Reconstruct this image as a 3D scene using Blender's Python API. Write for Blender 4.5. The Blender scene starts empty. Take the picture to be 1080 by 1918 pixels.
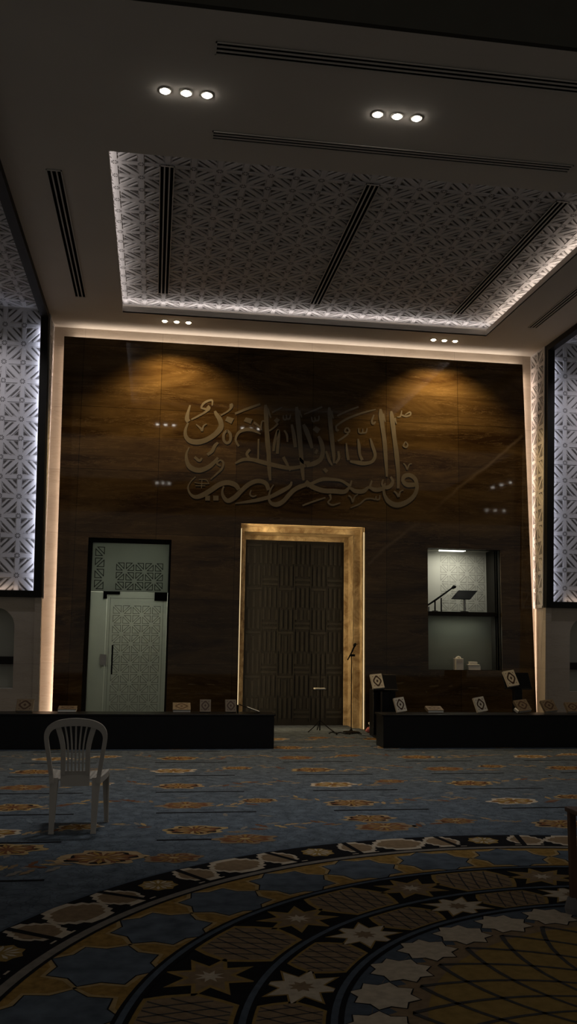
import bpy, math, random
from mathutils import Vector, Matrix

random.seed(7)
C = bpy.context.scene.collection
PI = math.pi

# ------------------------------------------------------------------ camera
F, YAW, PITCH, ROLL, EYE = 1676.8, 0.14728, 0.14107, -0.01416, 1.45
def rotm(y, p, r):
    cy, sy, cp, sp, cr, sr = math.cos(y), math.sin(y), math.cos(p), math.sin(p), math.cos(r), math.sin(r)
    A = Matrix(((cy, sy, 0), (-sy, cy, 0), (0, 0, 1)))
    B = Matrix(((1, 0, 0), (0, cp, -sp), (0, sp, cp)))
    D = Matrix(((cr, 0, sr), (0, 1, 0), (-sr, 0, cr)))
    return A @ B @ D
M = rotm(YAW, PITCH, ROLL)
def at(u, v, Y):
    """point of the plane y = Y seen at a survey point of the photograph"""
    d = M @ Vector(((u - 540) / F, 1, -(v - 959) / F))
    return Vector((0, 0, EYE)) + d * (Y / d.y)
cam_d = bpy.data.cameras.new('camera'); cam = bpy.data.objects.new('camera', cam_d); C.objects.link(cam)
R = Matrix((M.col[0], M.col[2], -M.col[1])).transposed()
cam.matrix_world = Matrix.Translation((0, 0, EYE)) @ R.to_4x4()
cam_d.sensor_fit = 'VERTICAL'; cam_d.sensor_height = 36; cam_d.lens = F / 1918 * 36
cam_d.clip_start = 0.05; cam_d.clip_end = 200
bpy.context.scene.camera = cam

# ------------------------------------------------------------------ materials
def mat(name, col, rough=0.6, spec=0.3, metal=0.0, var=0.12, scale=6.0, bump=0.0, coat=0.0, emit=None, es=0.0, bscale=None):
    m = bpy.data.materials.new(name); m.use_nodes = True
    nt = m.node_tree; N = nt.nodes; L = nt.links; b = N['Principled BSDF']
    tc = N.new('ShaderNodeTexCoord'); nz = N.new('ShaderNodeTexNoise')
    nz.inputs['Scale'].default_value = scale; nz.inputs['Detail'].default_value = 5
    L.new(tc.outputs['Object'], nz.inputs['Vector'])
    rp = N.new('ShaderNodeValToRGB')
    rp.color_ramp.elements[0].position = 0.3; rp.color_ramp.elements[1].position = 0.7
    rp.color_ramp.elements[0].color = (*[c * (1 - var) for c in col], 1)
    rp.color_ramp.elements[1].color = (*[min(1, c * (1 + var)) for c in col], 1)
    L.new(nz.outputs['Fac'], rp.inputs['Fac']); L.new(rp.outputs['Color'], b.inputs['Base Color'])
    b.inputs['Roughness'].default_value = rough; b.inputs['Specular IOR Level'].default_value = spec
    b.inputs['Metallic'].default_value = metal; b.inputs['Coat Weight'].default_value = coat
    if bump:
        n2 = N.new('ShaderNodeTexNoise'); n2.inputs['Scale'].default_value = bscale or scale * 6
        L.new(tc.outputs['Object'], n2.inputs['Vector'])
        bp = N.new('ShaderNodeBump'); bp.inputs['Strength'].default_value = bump; bp.inputs['Distance'].default_value = 0.01
        L.new(n2.outputs['Fac'], bp.inputs['Height']); L.new(bp.outputs['Normal'], b.inputs['Normal'])
    if emit:
        b.inputs['Emission Color'].default_value = (*emit, 1); b.inputs['Emission Strength'].default_value = es
    return m

def marble_mat(name, dark, mid, vein, tile=(1.27, 1.03), rough=0.1, spec=0.5, joint=True, stretch=(0.5, 1, 1.6), mortar=.35, streak=None):
    m = bpy.data.materials.new(name); m.use_nodes = True
    nt = m.node_tree; N = nt.nodes; L = nt.links; b = N['Principled BSDF']
    tc = N.new('ShaderNodeTexCoord'); mp = N.new('ShaderNodeMapping')
    mp.inputs['Scale'].default_value = stretch; mp.inputs['Rotation'].default_value = (0, 0.25, 0)
    L.new(tc.outputs['Object'], mp.inputs['Vector'])
    n1 = N.new('ShaderNodeTexNoise'); n1.inputs['Scale'].default_value = 1.1; n1.inputs['Detail'].default_value = 9
    n1.inputs['Roughness'].default_value = 0.66; n1.inputs['Distortion'].default_value = 1.1
    L.new(mp.outputs['Vector'], n1.inputs['Vector'])
    r1 = N.new('ShaderNodeValToRGB'); r1.color_ramp.elements[0].position = 0.36; r1.color_ramp.elements[1].position = 0.68
    r1.color_ramp.elements[0].color = (*dark, 1); r1.color_ramp.elements[1].color = (*mid, 1)
    L.new(n1.outputs['Fac'], r1.inputs['Fac'])
    n2 = N.new('ShaderNodeTexNoise'); n2.inputs['Scale'].default_value = 1.7; n2.inputs['Detail'].default_value = 7
    n2.inputs['Distortion'].default_value = .5; n2.inputs['Roughness'].default_value = .72
    mp2 = N.new('ShaderNodeMapping'); mp2.inputs['Scale'].default_value = (stretch[0] * .8, 1, stretch[2] * 1.9); mp2.inputs['Rotation'].default_value = (0, .12, 0); L.new(tc.outputs['Object'], mp2.inputs['Vector']); L.new(mp2.outputs['Vector'], n2.inputs['Vector'])
    r2 = N.new('ShaderNodeValToRGB'); e = r2.color_ramp.elements
    e[0].position = 0.487; e[0].color = (0, 0, 0, 1); e[1].position = 0.5; e[1].color = (1, 1, 1, 1)
    e2 = e.new(0.513); e2.color = (0, 0, 0, 1)
    L.new(n2.outputs['Fac'], r2.inputs['Fac'])
    n3 = N.new('ShaderNodeTexNoise'); n3.inputs['Scale'].default_value = 2.5; L.new(tc.outputs['Object'], n3.inputs['Vector'])
    mu = N.new('ShaderNodeMath'); mu.operation = 'MULTIPLY'; L.new(r2.outputs['Color'], mu.inputs[0]); L.new(n3.outputs['Fac'], mu.inputs[1])
    mx = N.new('ShaderNodeMixRGB'); L.new(mu.outputs[0], mx.inputs['Fac']); L.new(r1.outputs['Color'], mx.inputs['Color1'])
    mx.inputs['Color2'].default_value = (*vein, 1)
    out = mx.outputs['Color']
    if joint:
        sx = N.new('ShaderNodeSeparateXYZ'); cb = N.new('ShaderNodeCombineXYZ')
        L.new(tc.outputs['Object'], sx.inputs[0]); L.new(sx.outputs['X'], cb.inputs['X']); L.new(sx.outputs['Z'], cb.inputs['Y'])
        bk = N.new('ShaderNodeTexBrick'); bk.offset = 0; bk.inputs['Scale'].default_value = 1
        bk.inputs['Brick Width'].default_value = tile[0]; bk.inputs['Row Height'].default_value = tile[1]
        bk.inputs['Mortar Size'].default_value = 0.004; bk.inputs['Mortar Smooth'].default_value = 0
        lo_ = .72 if mortar < .5 else .93; bk.inputs['Color1'].default_value = (lo_, lo_, lo_, 1); bk.inputs['Color2'].default_value = (2 - lo_ - .1, 2 - lo_ - .1, 2 - lo_ - .1, 1)
        bk.inputs['Mortar'].default_value = (mortar, mortar, mortar, 1)
        L.new(cb.outputs[0], bk.inputs['Vector'])
        m2 = N.new('ShaderNodeMixRGB'); m2.blend_type = 'MULTIPLY'; m2.inputs['Fac'].default_value = 1
        L.new(out, m2.inputs['Color1']); L.new(bk.outputs['Color'], m2.inputs['Color2']); out = m2.outputs['Color']
    if streak:                            # one long pale diagonal streak
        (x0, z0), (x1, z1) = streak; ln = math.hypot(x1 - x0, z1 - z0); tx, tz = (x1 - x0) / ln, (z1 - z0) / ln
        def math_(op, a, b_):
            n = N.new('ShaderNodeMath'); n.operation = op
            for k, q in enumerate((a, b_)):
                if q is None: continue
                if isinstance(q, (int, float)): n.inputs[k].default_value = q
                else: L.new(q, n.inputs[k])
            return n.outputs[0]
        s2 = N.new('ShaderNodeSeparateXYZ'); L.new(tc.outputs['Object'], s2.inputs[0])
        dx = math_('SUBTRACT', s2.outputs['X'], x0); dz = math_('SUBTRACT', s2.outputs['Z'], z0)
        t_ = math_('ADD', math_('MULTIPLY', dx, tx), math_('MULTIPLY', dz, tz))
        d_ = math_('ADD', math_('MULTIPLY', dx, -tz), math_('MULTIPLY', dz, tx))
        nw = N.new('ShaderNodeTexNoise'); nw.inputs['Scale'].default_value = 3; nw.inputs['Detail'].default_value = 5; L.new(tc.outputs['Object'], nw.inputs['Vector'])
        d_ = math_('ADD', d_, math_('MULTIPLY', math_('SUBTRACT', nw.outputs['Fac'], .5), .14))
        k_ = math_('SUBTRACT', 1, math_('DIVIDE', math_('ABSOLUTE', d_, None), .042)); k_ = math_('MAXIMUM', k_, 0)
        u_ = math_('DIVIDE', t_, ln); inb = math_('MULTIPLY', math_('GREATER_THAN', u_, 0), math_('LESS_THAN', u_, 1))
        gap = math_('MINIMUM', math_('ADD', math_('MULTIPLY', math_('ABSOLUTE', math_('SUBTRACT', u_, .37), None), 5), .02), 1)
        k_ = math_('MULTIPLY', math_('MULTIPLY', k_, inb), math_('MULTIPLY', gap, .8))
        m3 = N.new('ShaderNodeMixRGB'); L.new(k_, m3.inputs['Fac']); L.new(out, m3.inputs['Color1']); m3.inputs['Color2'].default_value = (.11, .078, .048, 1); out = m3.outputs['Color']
    L.new(out, b.inputs['Base Color'])
    b.inputs['Roughness'].default_value = rough; b.inputs['Specular IOR Level'].default_value = spec
    return m

def glass_mat(name, col, tr=0.7, rough=0.25):
    m = bpy.data.materials.new(name); m.use_nodes = True
    nt = m.node_tree; N = nt.nodes; L = nt.links; N.clear()
    o = N.new('ShaderNodeOutputMaterial'); t = N.new('ShaderNodeBsdfTranslucent'); d = N.new('ShaderNodeBsdfDiffuse')
    g = N.new('ShaderNodeBsdfGlossy'); g.inputs['Roughness'].default_value = rough; g.inputs['Color'].default_value = (.5, .5, .5, 1)
    tc = N.new('ShaderNodeTexCoord'); nz = N.new('ShaderNodeTexNoise'); nz.inputs['Scale'].default_value = 1.5
    L.new(tc.outputs['Object'], nz.inputs['Vector'])
    rp = N.new('ShaderNodeValToRGB'); rp.color_ramp.elements[0].color = (*[c * .8 for c in col], 1); rp.color_ramp.elements[1].color = (*col, 1)
    L.new(nz.outputs['Fac'], rp.inputs['Fac'])
    L.new(rp.outputs['Color'], t.inputs['Color']); L.new(rp.outputs['Color'], d.inputs['Color'])
    a = N.new('ShaderNodeMixShader'); a.inputs['Fac'].default_value = tr; L.new(d.outputs[0], a.inputs[1]); L.new(t.outputs[0], a.inputs[2])
    c = N.new('ShaderNodeMixShader'); c.inputs['Fac'].default_value = 0.04; L.new(a.outputs[0], c.inputs[1]); L.new(g.outputs[0], c.inputs[2])
    L.new(c.outputs[0], o.inputs['Surface'])
    return m

def clear_glass(name, tint=(.8, .85, .8), k=0.25):
    m = bpy.data.materials.new(name); m.use_nodes = True
    nt = m.node_tree; N = nt.nodes; L = nt.links; N.clear()
    o = N.new('ShaderNodeOutputMaterial'); t = N.new('ShaderNodeBsdfTransparent'); t.inputs['Color'].default_value = (*tint, 1)
    g = N.new('ShaderNodeBsdfGlossy'); g.inputs['Roughness'].default_value = 0.03
    lw = N.new('ShaderNodeLayerWeight'); lw.inputs['Blend'].default_value = k
    c = N.new('ShaderNodeMixShader'); L.new(lw.outputs['Fresnel'], c.inputs['Fac']); L.new(t.outputs[0], c.inputs[1]); L.new(g.outputs[0], c.inputs[2])
    L.new(c.outputs[0], o.inputs['Surface'])
    return m

MT = {
 'ceil': mat('ceiling_paint', (.60, .55, .49), .9, .1, var=.03, scale=1.0),
 'beige': marble_mat('beige_stone', (.45, .375, .30), (.55, .47, .38), (.38, .29, .21), (1.27, 1.03), .45, .3, True, (.5, 1, 1.6), .75),
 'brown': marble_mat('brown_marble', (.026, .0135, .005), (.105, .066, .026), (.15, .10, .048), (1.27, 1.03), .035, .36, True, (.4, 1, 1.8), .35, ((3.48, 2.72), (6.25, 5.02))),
 'amber': marble_mat('honey_marble', (.26, .17, .08), (.72, .58, .35), (.14, .07, .03), (9, 9), .3, .4, False, (3.2, 3, 3.2)),
 'lattice': mat('lattice_plaster', (.56, .53, .52), .7, .2, var=.05, scale=3),
 'latback': mat('lattice_backing', (.50, .475, .465), .85, .1, var=.04, scale=3),
 'latdark': mat('lattice_piercing', (.12, .11, .105), .9, .1),
 'trim': mat('dark_bronze_trim', (.012, .010, .007), .6, .2, var=.2, scale=4),
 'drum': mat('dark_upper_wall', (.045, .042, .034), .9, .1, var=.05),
 'black': mat('black_laminate', (.004, .004, .005), .35, .25, var=.2),
 'blackm': mat('black_metal', (.004, .004, .004), .7, .12, var=.2),
 'slot': mat('vent_slot_black', (.002, .002, .002), .9, .05),
 'ventm': mat('vent_frame_paint', (.60, .55, .49), .6, .3, var=.04),
 'wood': mat('carved_dark_wood', (.005, .0042, .0028), .5, .35, var=.35, scale=9, bump=.15),
 'woodr': mat('carved_dark_wood_relief', (.0095, .0085, .006), .45, .4, var=.35, scale=9, bump=.15),
 'brownwood': mat('brown_wood', (.085, .04, .018), .45, .35, var=.3, scale=12),
 'plastic': mat('white_grey_plastic', (.46, .43, .39), .38, .4, var=.04, scale=8),
 'steel': mat('brushed_steel', (.45, .44, .41), .35, .5, 0.9, var=.08),
 'callig': mat('cut_stone_lettering', (.135, .115, .09), .55, .3, var=.10, scale=8),
 'frost': glass_mat('frosted_glass', (.50, .51, .47), .75),
 'frostd': glass_mat('frosted_glass_grey', (.36, .375, .34), .6),
 'etch': mat('etched_line', (.006, .006, .005), .6, .3, var=.15),
 'etchl': mat('etched_line_faint', (.19, .195, .18), .6, .3, var=.15),
 'clear': clear_glass('clear_glass'),
 'etchp': mat('pale_etched_line', (.38, .37, .33), .6, .3, var=.1),
 'roomw': mat('pale_room_wall', (.60, .59, .52), .8, .2, var=.03, scale=1),
 'paper': mat('white_paper', (.72, .70, .64), .8, .2, var=.05),
 'cover': mat('ivory_book_cover', (.56, .51, .42), .6, .3, var=.08, scale=30),
 'coverd': mat('dim_book_cover', (.15, .115, .08), .6, .3, var=.15, scale=30),
 'ring': mat('dark_cover_ornament', (.05, .025, .015), .6, .3, var=.3, scale=60),
 'pink': mat('pink_plastic', (.55, .16, .15), .5, .3, var=.15, scale=30),
 'lens': mat('downlight_lens', (.9, .88, .8), .4, .3, emit=(1, .94, .84), es=30),
 'lensb': mat('downlight_lens_wall', (.9, .88, .8), .4, .3, emit=(1, .82, .58), es=14),
 'lamp': mat('ceiling_lamp_glow', (.9, .88, .8), .4, .3, emit=(1, 1, .88), es=3.2),
 'ledw': mat('warm_led', (.9, .8, .6), .4, .3, emit=(1, .76, .42), es=.75),
}
def carpet(name, col, var=.18, scale=22):
    m = mat(name, col, .95, .05, var=var, scale=scale, bump=.35, bscale=420)
    return m

# ------------------------------------------------------------------ mesh builder
class MB:
    def __init__(s): s.v = []; s.f = []; s.m = []
    def poly(s, pts, mi=0):
        n = len(s.v); s.v += [tuple(p) for p in pts]; s.f.append(tuple(range(n, n + len(pts)))); s.m.append(mi)
    def box(s, x0, x1, y0, y1, z0, z1, mi=0, T=None):
        n = len(s.v)
        P = [(x, y, z) for z in (z0, z1) for x, y in ((x0, y0), (x1, y0), (x1, y1), (x0, y1))]
        if T is not None: P = [tuple(T @ Vector(p)) for p in P]
        s.v += P
        for q in ((3, 2, 1, 0), (4, 5, 6, 7), (0, 1, 5, 4), (1, 2, 6, 5), (2, 3, 7, 6), (3, 0, 4, 7)):
            s.f.append(tuple(n + i for i in q)); s.m.append(mi)
    def bar(s, a, b, w, side, h, up, mi=0):
        """flat bar from a to b, half width w along side, height h along up (open bottom)"""
        a, b, side, up = Vector(a), Vector(b), Vector(side) * w, Vector(up) * h
        n = len(s.v)
        s.v += [tuple(p) for p in (a - side, b - side, b + side, a + side, a - side + up, b - side + up, b + side + up, a + side + up)]
        for q in ((4, 5, 6, 7), (0, 1, 5, 4), (1, 2, 6, 5), (2, 3, 7, 6), (3, 0, 4, 7)):
            s.f.append(tuple(n + i for i in q)); s.m.append(mi)
    def tube(s, pts, rad, seg=10, mi=0, caps=True, flat=1.0, ref=None):
        """sweep of an ellipse along pts; rad per point or one number"""
        pts = [Vector(p) for p in pts]; k = len(pts)
        if not isinstance(rad, (list, tuple)): rad = [rad] * k
        n0 = len(s.v); prev = None
        for i, p in enumerate(pts):
            d = (pts[min(i + 1, k - 1)] - pts[max(i - 1, 0)]).normalized()
            r = Vector(ref) if ref else (prev if prev else (Vector((0, 0, 1)) if abs(d.z) < .9 else Vector((1, 0, 0))))
            a = (r - d * r.dot(d)).normalized(); b = d.cross(a); prev = a
            for j in range(seg):
                t = 2 * PI * j / seg
                s.v.append(tuple(p + a * math.cos(t) * rad[i] + b * math.sin(t) * rad[i] * flat))
        for i in range(k - 1):
            for j in range(seg):
                s.f.append((n0 + i * seg + j, n0 + i * seg + (j + 1) % seg, n0 + (i + 1) * seg + (j + 1) % seg, n0 + (i + 1) * seg + j)); s.m.append(mi)
        if caps:
            s.f.append(tuple(n0 + j for j in reversed(range(seg)))); s.m.append(mi)
            s.f.append(tuple(n0 + (k - 1) * seg + j for j in range(seg))); s.m.append(mi)
    def lathe(s, prof, c=(0, 0, 0), seg=20, mi=0):
        n0 = len(s.v)
        for r, z in prof:
            for j in range(seg):
                t = 2 * PI * j / seg; s.v.append((c[0] + r * math.cos(t), c[1] + r * math.sin(t), c[2] + z))
        for i in range(len(prof) - 1):
            for j in range(seg):
                s.f.append((n0 + i * seg + j, n0 + i * seg + (j + 1) % seg, n0 + (i + 1) * seg + (j + 1) % seg, n0 + (i + 1) * seg + j)); s.m.append(mi)
        s.f.append(tuple(n0 + j for j in reversed(range(seg)))); s.m.append(mi)
        s.f.append(tuple(n0 + (len(prof) - 1) * seg + j for j in range(seg))); s.m.append(mi)
    def strip(s, L, Rr, mi=0):
        for i in range(len(L) - 1): s.poly((L[i], L[i + 1], Rr[i + 1], Rr[i]), mi)
    def build(s, name, mats, parent=None, bevel=0, smooth=False, sub=0):
        me = bpy.data.meshes.new(name); me.from_pydata(s.v, [], s.f)
        if not isinstance(mats, (list, tuple)): mats = [mats]
        for m in mats: me.materials.append(m)
        for p, mi in zip(me.polygons, s.m): p.material_index = mi; p.use_smooth = smooth
        me.update()
        o = bpy.data.objects.new(name, me); C.objects.link(o)
        if parent is not None: o.parent = parent
        if bevel:
            b = o.modifiers.new('bevel', 'BEVEL'); b.width = bevel; b.segments = 2; b.limit_method = 'ANGLE'
        if sub:
            b = o.modifiers.new('sub', 'SUBSURF'); b.levels = sub; b.render_levels = sub
        return o
def box1(name, b, m, parent=None, bevel=0.0, kind=None):
    q = MB(); q.box(*b); o = q.build(name, m, parent, bevel)
    if kind: o['kind'] = kind
    return o
def tag(o, label, cat, group=None, kind=None):
    o['label'] = label; o['category'] = cat
    if group: o['group'] = group
    if kind: o['kind'] = kind
    return o
def thing(name, label, cat, loc=(0, 0, 0), rot=(0, 0, 0), group=None):
    o = bpy.data.objects.new(name, None); C.objects.link(o); o.location = loc; o.rotation_euler = rot
    o.empty_display_size = .1
    return tag(o, label, cat, group)
def struct(name, mb, m):
    o = mb.build(name, m); o['kind'] = 'structure'; return o
def part_label(o, t): o['label'] = t; return o
def dup(root, loc, rot=None, label=None, group=None):
    r = root.copy(); C.objects.link(r); r.location = loc
    if rot is not None: r.rotation_euler = rot
    if label: r['label'] = label
    if group: r['group'] = group
    for ch in list(root.children):
        c = ch.copy(); C.objects.link(c); c.parent = r
        for g in ch.children:
            d = g.copy(); C.objects.link(d); d.parent = c
    return r
def area(name, loc, size, energy, col, direction, spread=None, parent=None):
    l = bpy.data.lights.new(name, 'AREA'); l.shape = 'RECTANGLE'; l.size, l.size_y = size; l.energy = energy; l.color = col
    if spread: l.spread = spread
    o = bpy.data.objects.new(name, l); C.objects.link(o); o.location = loc
    dz = -Vector(direction).normalized()
    ax = Vector((1, 0, 0)) if abs(dz.x) < .9 else Vector((0, 1, 0))
    x = (ax - dz * ax.dot(dz)).normalized(); y = dz.cross(x)
    o.rotation_euler = Matrix((x, y, dz)).transposed().to_euler()
    return o

# ------------------------------------------------------------------ dimensions of the hall
ZC = 6.5                                # ceiling
XL, XR = -1.79, 6.51                    # side returns of the recess
YB, YM, YW = 14.62, 14.48, 14.06        # beige wall, marble face, side bay walls
DX0, DX1, DZ = -1.0, 0.22, 2.95         # glass door opening
NX0, NX1, NZ = 1.37, 3.45, 3.32         # prayer niche
PX0, PX1, PZ0, PZ1 = 4.52, 5.80, 0.98, 3.00   # pulpit opening
TX0, TX1, TY0, TY1 = -0.64, 5.33, 8.97, 13.74  # ceiling tray

# ------------------------------------------------------------------ floor
CC = (2.46, 3.22)
def P(r, a, z): return (CC[0] + r * math.cos(math.radians(a)), CC[1] + r * math.sin(math.radians(a)), z)
cols = {
 'blue': (.100, .123, .152), 'black': (.010, .010, .012), 'grey': (.20, .18, .155), 'gold': (.27, .165, .050),
 'tan': (.22, .155, .095), 'cream': (.47, .40, .31), 'slate': (.075, .095, .125), 'rust': (.15, .066, .034),
 'amberline': (.36, .255, .12), 'olive': (.27, .18, .06), 'dgrey': (.060, .058, .058), 'lblue': (.14, .17, .20),
 'sand': (.33, .235, .13), 'star': (.095, .118, .150)}
CN = list(cols); CI = {k: i for i, k in enumerate(CN)}
CM = [carpet('carpet_' + {'blue': 'steel_blue', 'lblue': 'pale_blue', 'dgrey': 'dark_grey', 'star': 'star_blue', 'amberline': 'honey'}.get(k, k), cols[k],
             .30 if k in ('blue', 'gold', 'star') else .16, 9 if k in ('blue', 'star') else 22) for k in CN]
m_ = CM[CI['blue']]; nt = m_.node_tree; N = nt.nodes; L = nt.links; b_ = N['Principled BSDF']; src = b_.inputs['Base Color'].links[0].from_socket
tc_ = N['Texture Coordinate']; w1 = N.new('ShaderNodeTexNoise'); w1.inputs['Scale'].default_value = 4; L.new(tc_.outputs['Object'], w1.inputs['Vector'])
ad = N.new('ShaderNodeMixRGB'); ad.blend_type = 'ADD'; ad.inputs['Fac'].default_value = .35; L.new(tc_.outputs['Object'], ad.inputs['Color1']); L.new(w1.outputs['Color'], ad.inputs['Color2'])
vo = N.new('ShaderNodeTexVoronoi'); vo.feature = 'DISTANCE_TO_EDGE'; vo.inputs['Scale'].default_value = 15; L.new(ad.outputs['Color'], vo.inputs['Vector'])
rr = N.new('ShaderNodeValToRGB'); rr.color_ramp.elements[0].position = .02; rr.color_ramp.elements[0].color = (.68, .68, .68, 1); rr.color_ramp.elements[1].position = .07
L.new(vo.outputs['Distance'], rr.inputs['Fac'])
mm = N.new('ShaderNodeMixRGB'); mm.blend_type = 'MULTIPLY'; mm.inputs['Fac'].default_value = 1; L.new(src, mm.inputs['Color1']); L.new(rr.outputs['Color'], mm.inputs['Color2']); L.new(mm.outputs['Color'], b_.inputs['Base Color'])
fl = MB()
fl.poly(((-12, -8, 0), (18, -8, 0), (18, 16.8, 0), (-12, 16.8, 0)), CI['blue'])
Z1, Z2, Z3, Z4, Z5 = .0006, .0012, .0018, .0024, .0030
def ring(r0, r1, z, c, a0=0, a1=360, n=None):
    n = n or max(2, int(abs(a1 - a0) / 2))
    A = [a0 + (a1 - a0) * i / n for i in range(n + 1)]
    fl.strip([P(r1, a, z) for a in A], [P(r0, a, z) for a in A], CI[c])
def wedge_ring_poly(pts, z, c):         # pts as (r, angle)
    fl.poly([P(r, a, z) for r, a in pts], CI[c])
def star(r, a, ro, ri, z, c, n=8, ph=None, sa=1.0):
    cx, cy, _ = P(r, a, 0); ph = a if ph is None else ph; out = []
    er = Vector((math.cos(math.radians(a)), math.sin(math.radians(a)))); et = Vector((-er.y, er.x))
    for k in range(2 * n):
        t = math.radians(180 / n * k); q = ro if k % 2 == 0 else ri
        p = er * math.cos(t) * q + et * math.sin(t) * q * sa
        out.append((cx + p.x, cy + p.y, z))
    ctr = (cx, cy, z)
    for k in range(2 * n): fl.poly((ctr, out[k], out[(k + 1) % (2 * n)]), CI[c])
def blob(cx, cy, pts, z, c):
    for k in range(len(pts)): fl.poly(((cx, cy, z), (*pts[k], z), (*pts[(k + 1) % len(pts)], z)), CI[c])
# outer band with cartouches
ring(3.16, 3.56, Z1, 'black')
ring(3.535, 3.56, Z2, 'slate'); ring(3.115, 3.165, Z3, 'grey'); ring(3.095, 3.115, Z3, 'black'); ring(3.165, 3.18, Z3, 'black')
def cartouche(a, half, z, hr=.13, r=3.365):
    """scalloped lozenge, half = half angle"""
    prof = [(-1, 0), (-.93, .30), (-.80, .36), (-.78, .62), (-.55, .70), (-.5, .93), (0, 1.0), (.5, .93), (.55, .70), (.78, .62), (.80, .36), (.93, .30), (1, 0)]
    for sc, c, dz in ((1.0, 'cream', 0), (.80, 'tan', .0005)):
        up = [(r + v * hr * (sc if sc == 1 else .72), a + u * half * (sc if sc == 1 else .84)) for u, v in prof]
        dn = [(r - v * hr * (sc if sc == 1 else .72), a + u * half * (sc if sc == 1 else .84)) for u, v in prof]
        fl.strip([P(q, w, z + dz) for q, w in up], [P(q, w, z + dz) for q, w in dn], CI[c])
for k in range(16):
    a = 22.5 * k + 11.25
    cartouche(a, 3.5, Z2, .175); cartouche(a - 5.75, 2.35, Z2, .165); cartouche(a + 5.75, 2.35, Z2, .165)
    for s in (-1, 1):
        wedge_ring_poly([(3.18, a + s * 6.5), (3.535, a + s * 5.7), (3.535, a + s * 6.4), (3.18, a + s * 7.2)], Z4, 'black')
        ring(3.20, 3.212, Z3, 'cream', a + s * 4.2, a + s * 8.0, 6)
    star(3.36, a + 11.25, .12, .10, Z2, 'olive', 8)
    for j in range(12):
        t = j * 30; cx, cy, _ = P(3.36, a + 11.25, 0)
        p = [(cx + math.cos(math.radians(t + d)) * q, cy + math.sin(math.radians(t + d)) * q) for d, q in ((0, .02), (-9, .07), (0, .10), (9, .07))]
        fl.poly([(*w, Z4) for w in p], CI['cream'])
# gold band with blue stars
ring(2.575, 3.10, Z1, 'gold')
for k in range(32):
    a = 11.25 * k
    star(2.838, a, .285, .232, Z2, 'amberline', 8, sa=1.02); star(2.838, a, .262, .207, Z3, 'black', 8, sa=1.02); star(2.838, a, .254, .199, Z3 + .0003, 'star', 8, sa=1.02)
# rings C, D, E
for r in (2.575, 2.11, 1.76):
    ring(r - .035, r + .035, Z4, 'black'); ring(r - .012, r + .016, Z5, 'slate')
# trellis bands
for r0, r1, sc in ((2.14, 2.545, 'sand'), (1.79, 2.08, 'cream')):
    ring(r0, r1, Z1, 'black'); rm = (r0 + r1) / 2; hh = (r1 - r0) / 2
    for k in range(16):
        a = 22.5 * k + 11.25; hw = 6.6
        pts = [(-hw, 0), (-hw * .72, 1), (hw * .72, 1), (hw, 0), (hw * .72, -1), (-hw * .72, -1)]
        def pp(u, v, z): return P(rm + v * hh * .98, a + u, z)
        n = 12; U = [-hw + 2 * hw * i / n for i in range(n + 1)]
        lim = [min(1, (hw - abs(u)) / (hw * .28)) for u in U]
        fl.strip([pp(u, l, Z2) for u, l in zip(U, lim)], [pp(u, -l, Z2) for u, l in zip(U, lim)], CI['olive'])
        sc2 = .90
        fl.strip([pp(u * sc2, l * .90, Z3) for u, l in zip(U, lim)], [pp(u * sc2, -l * .90, Z3) for u, l in zip(U, lim)], CI['tan'])
        st = 2.0 if r0 > 2 else 2.3
        for s in (-1, 1):                 # diagonal trellis lines
            for j in range(-6, 7):
                seg = []
                for i in range(21):
                    v = -.88 + 1.76 * i / 20; u = j * st + s * v * st * (1.0 if r0 > 2 else .85)
                    if abs(u) < hw * .88 and abs(v) < min(1, (hw * .9 - abs(u)) / (hw * .28)) * .9: seg.append((u, v))
                if len(seg) > 2:
                    w = .26
                    fl.strip([pp(u - w * .5, v, Z4) for u, v in seg], [pp(u + w * .5, v, Z4) for u, v in seg], CI['dgrey'])
        b = 22.5 * k
        star(rm, b, .21 if r0 > 2 else .19, .11 if r0 > 2 else .10, Z2, 'olive', 8, sa=1.15)
        if r0 > 2:
            star(rm, b, .16, .085, Z3, 'tan', 8, sa=1.15); star(rm, b, .07, .03, Z4, 'cream', 8)
        else:
            star(rm, b, .165, .09, Z3, 'cream', 8, sa=1.15); star(rm, b, .06, .035, Z4, 'tan', 8)
# inside: slate ring, cream stars, big gold lozenges
ring(0, 1.73, Z1, 'tan')
ring(1.62, 1.73, Z2, 'slate', n=90)
for k in range(32):
    a = 11.25 * k
    wedge_ring_poly([(1.62, a + 2.2), (1.52, a + 5.6), (1.62, a + 9)], Z2, 'slate')
    star(1.585, a, .155, .118, Z3, 'black', 8, sa=1.0); star(1.585, a, .148, .110, Z4, 'cream', 8, sa=1.0)
ring(0, 1.40, Z2, 'olive', n=90)
def spiral(s, j, r0, r1, tw):
    A = []
    for i in range(15):
        t = i / 14; r = r0 + (r1 - r0) * t; A.append((r, j * 11.25 + 5.625 + s * tw * t))
    return A
for j in range(32):
    for s in (-1, 1):
        A = spiral(s, j, 1.46, .25, 40)
        fl.strip([P(r, a - 0.62, Z4) for r, a in A], [P(r, a + 0.62, Z4) for r, a in A], CI['dgrey'])
        A = spiral(s, j, 1.46, .25, 40)
# prayer row lines
for Y in (4.75 + 1.02 * i for i in range(9)):
    for X in (-4.45 + 1.51 * i for i in range(11)):
        d = math.hypot(X + .4 - CC[0], Y - CC[1])
        if d < 4.0: continue
        fl.box(X, X + .84, Y - .019, Y + .019, .0005, .0012, CI['black'])
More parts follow.
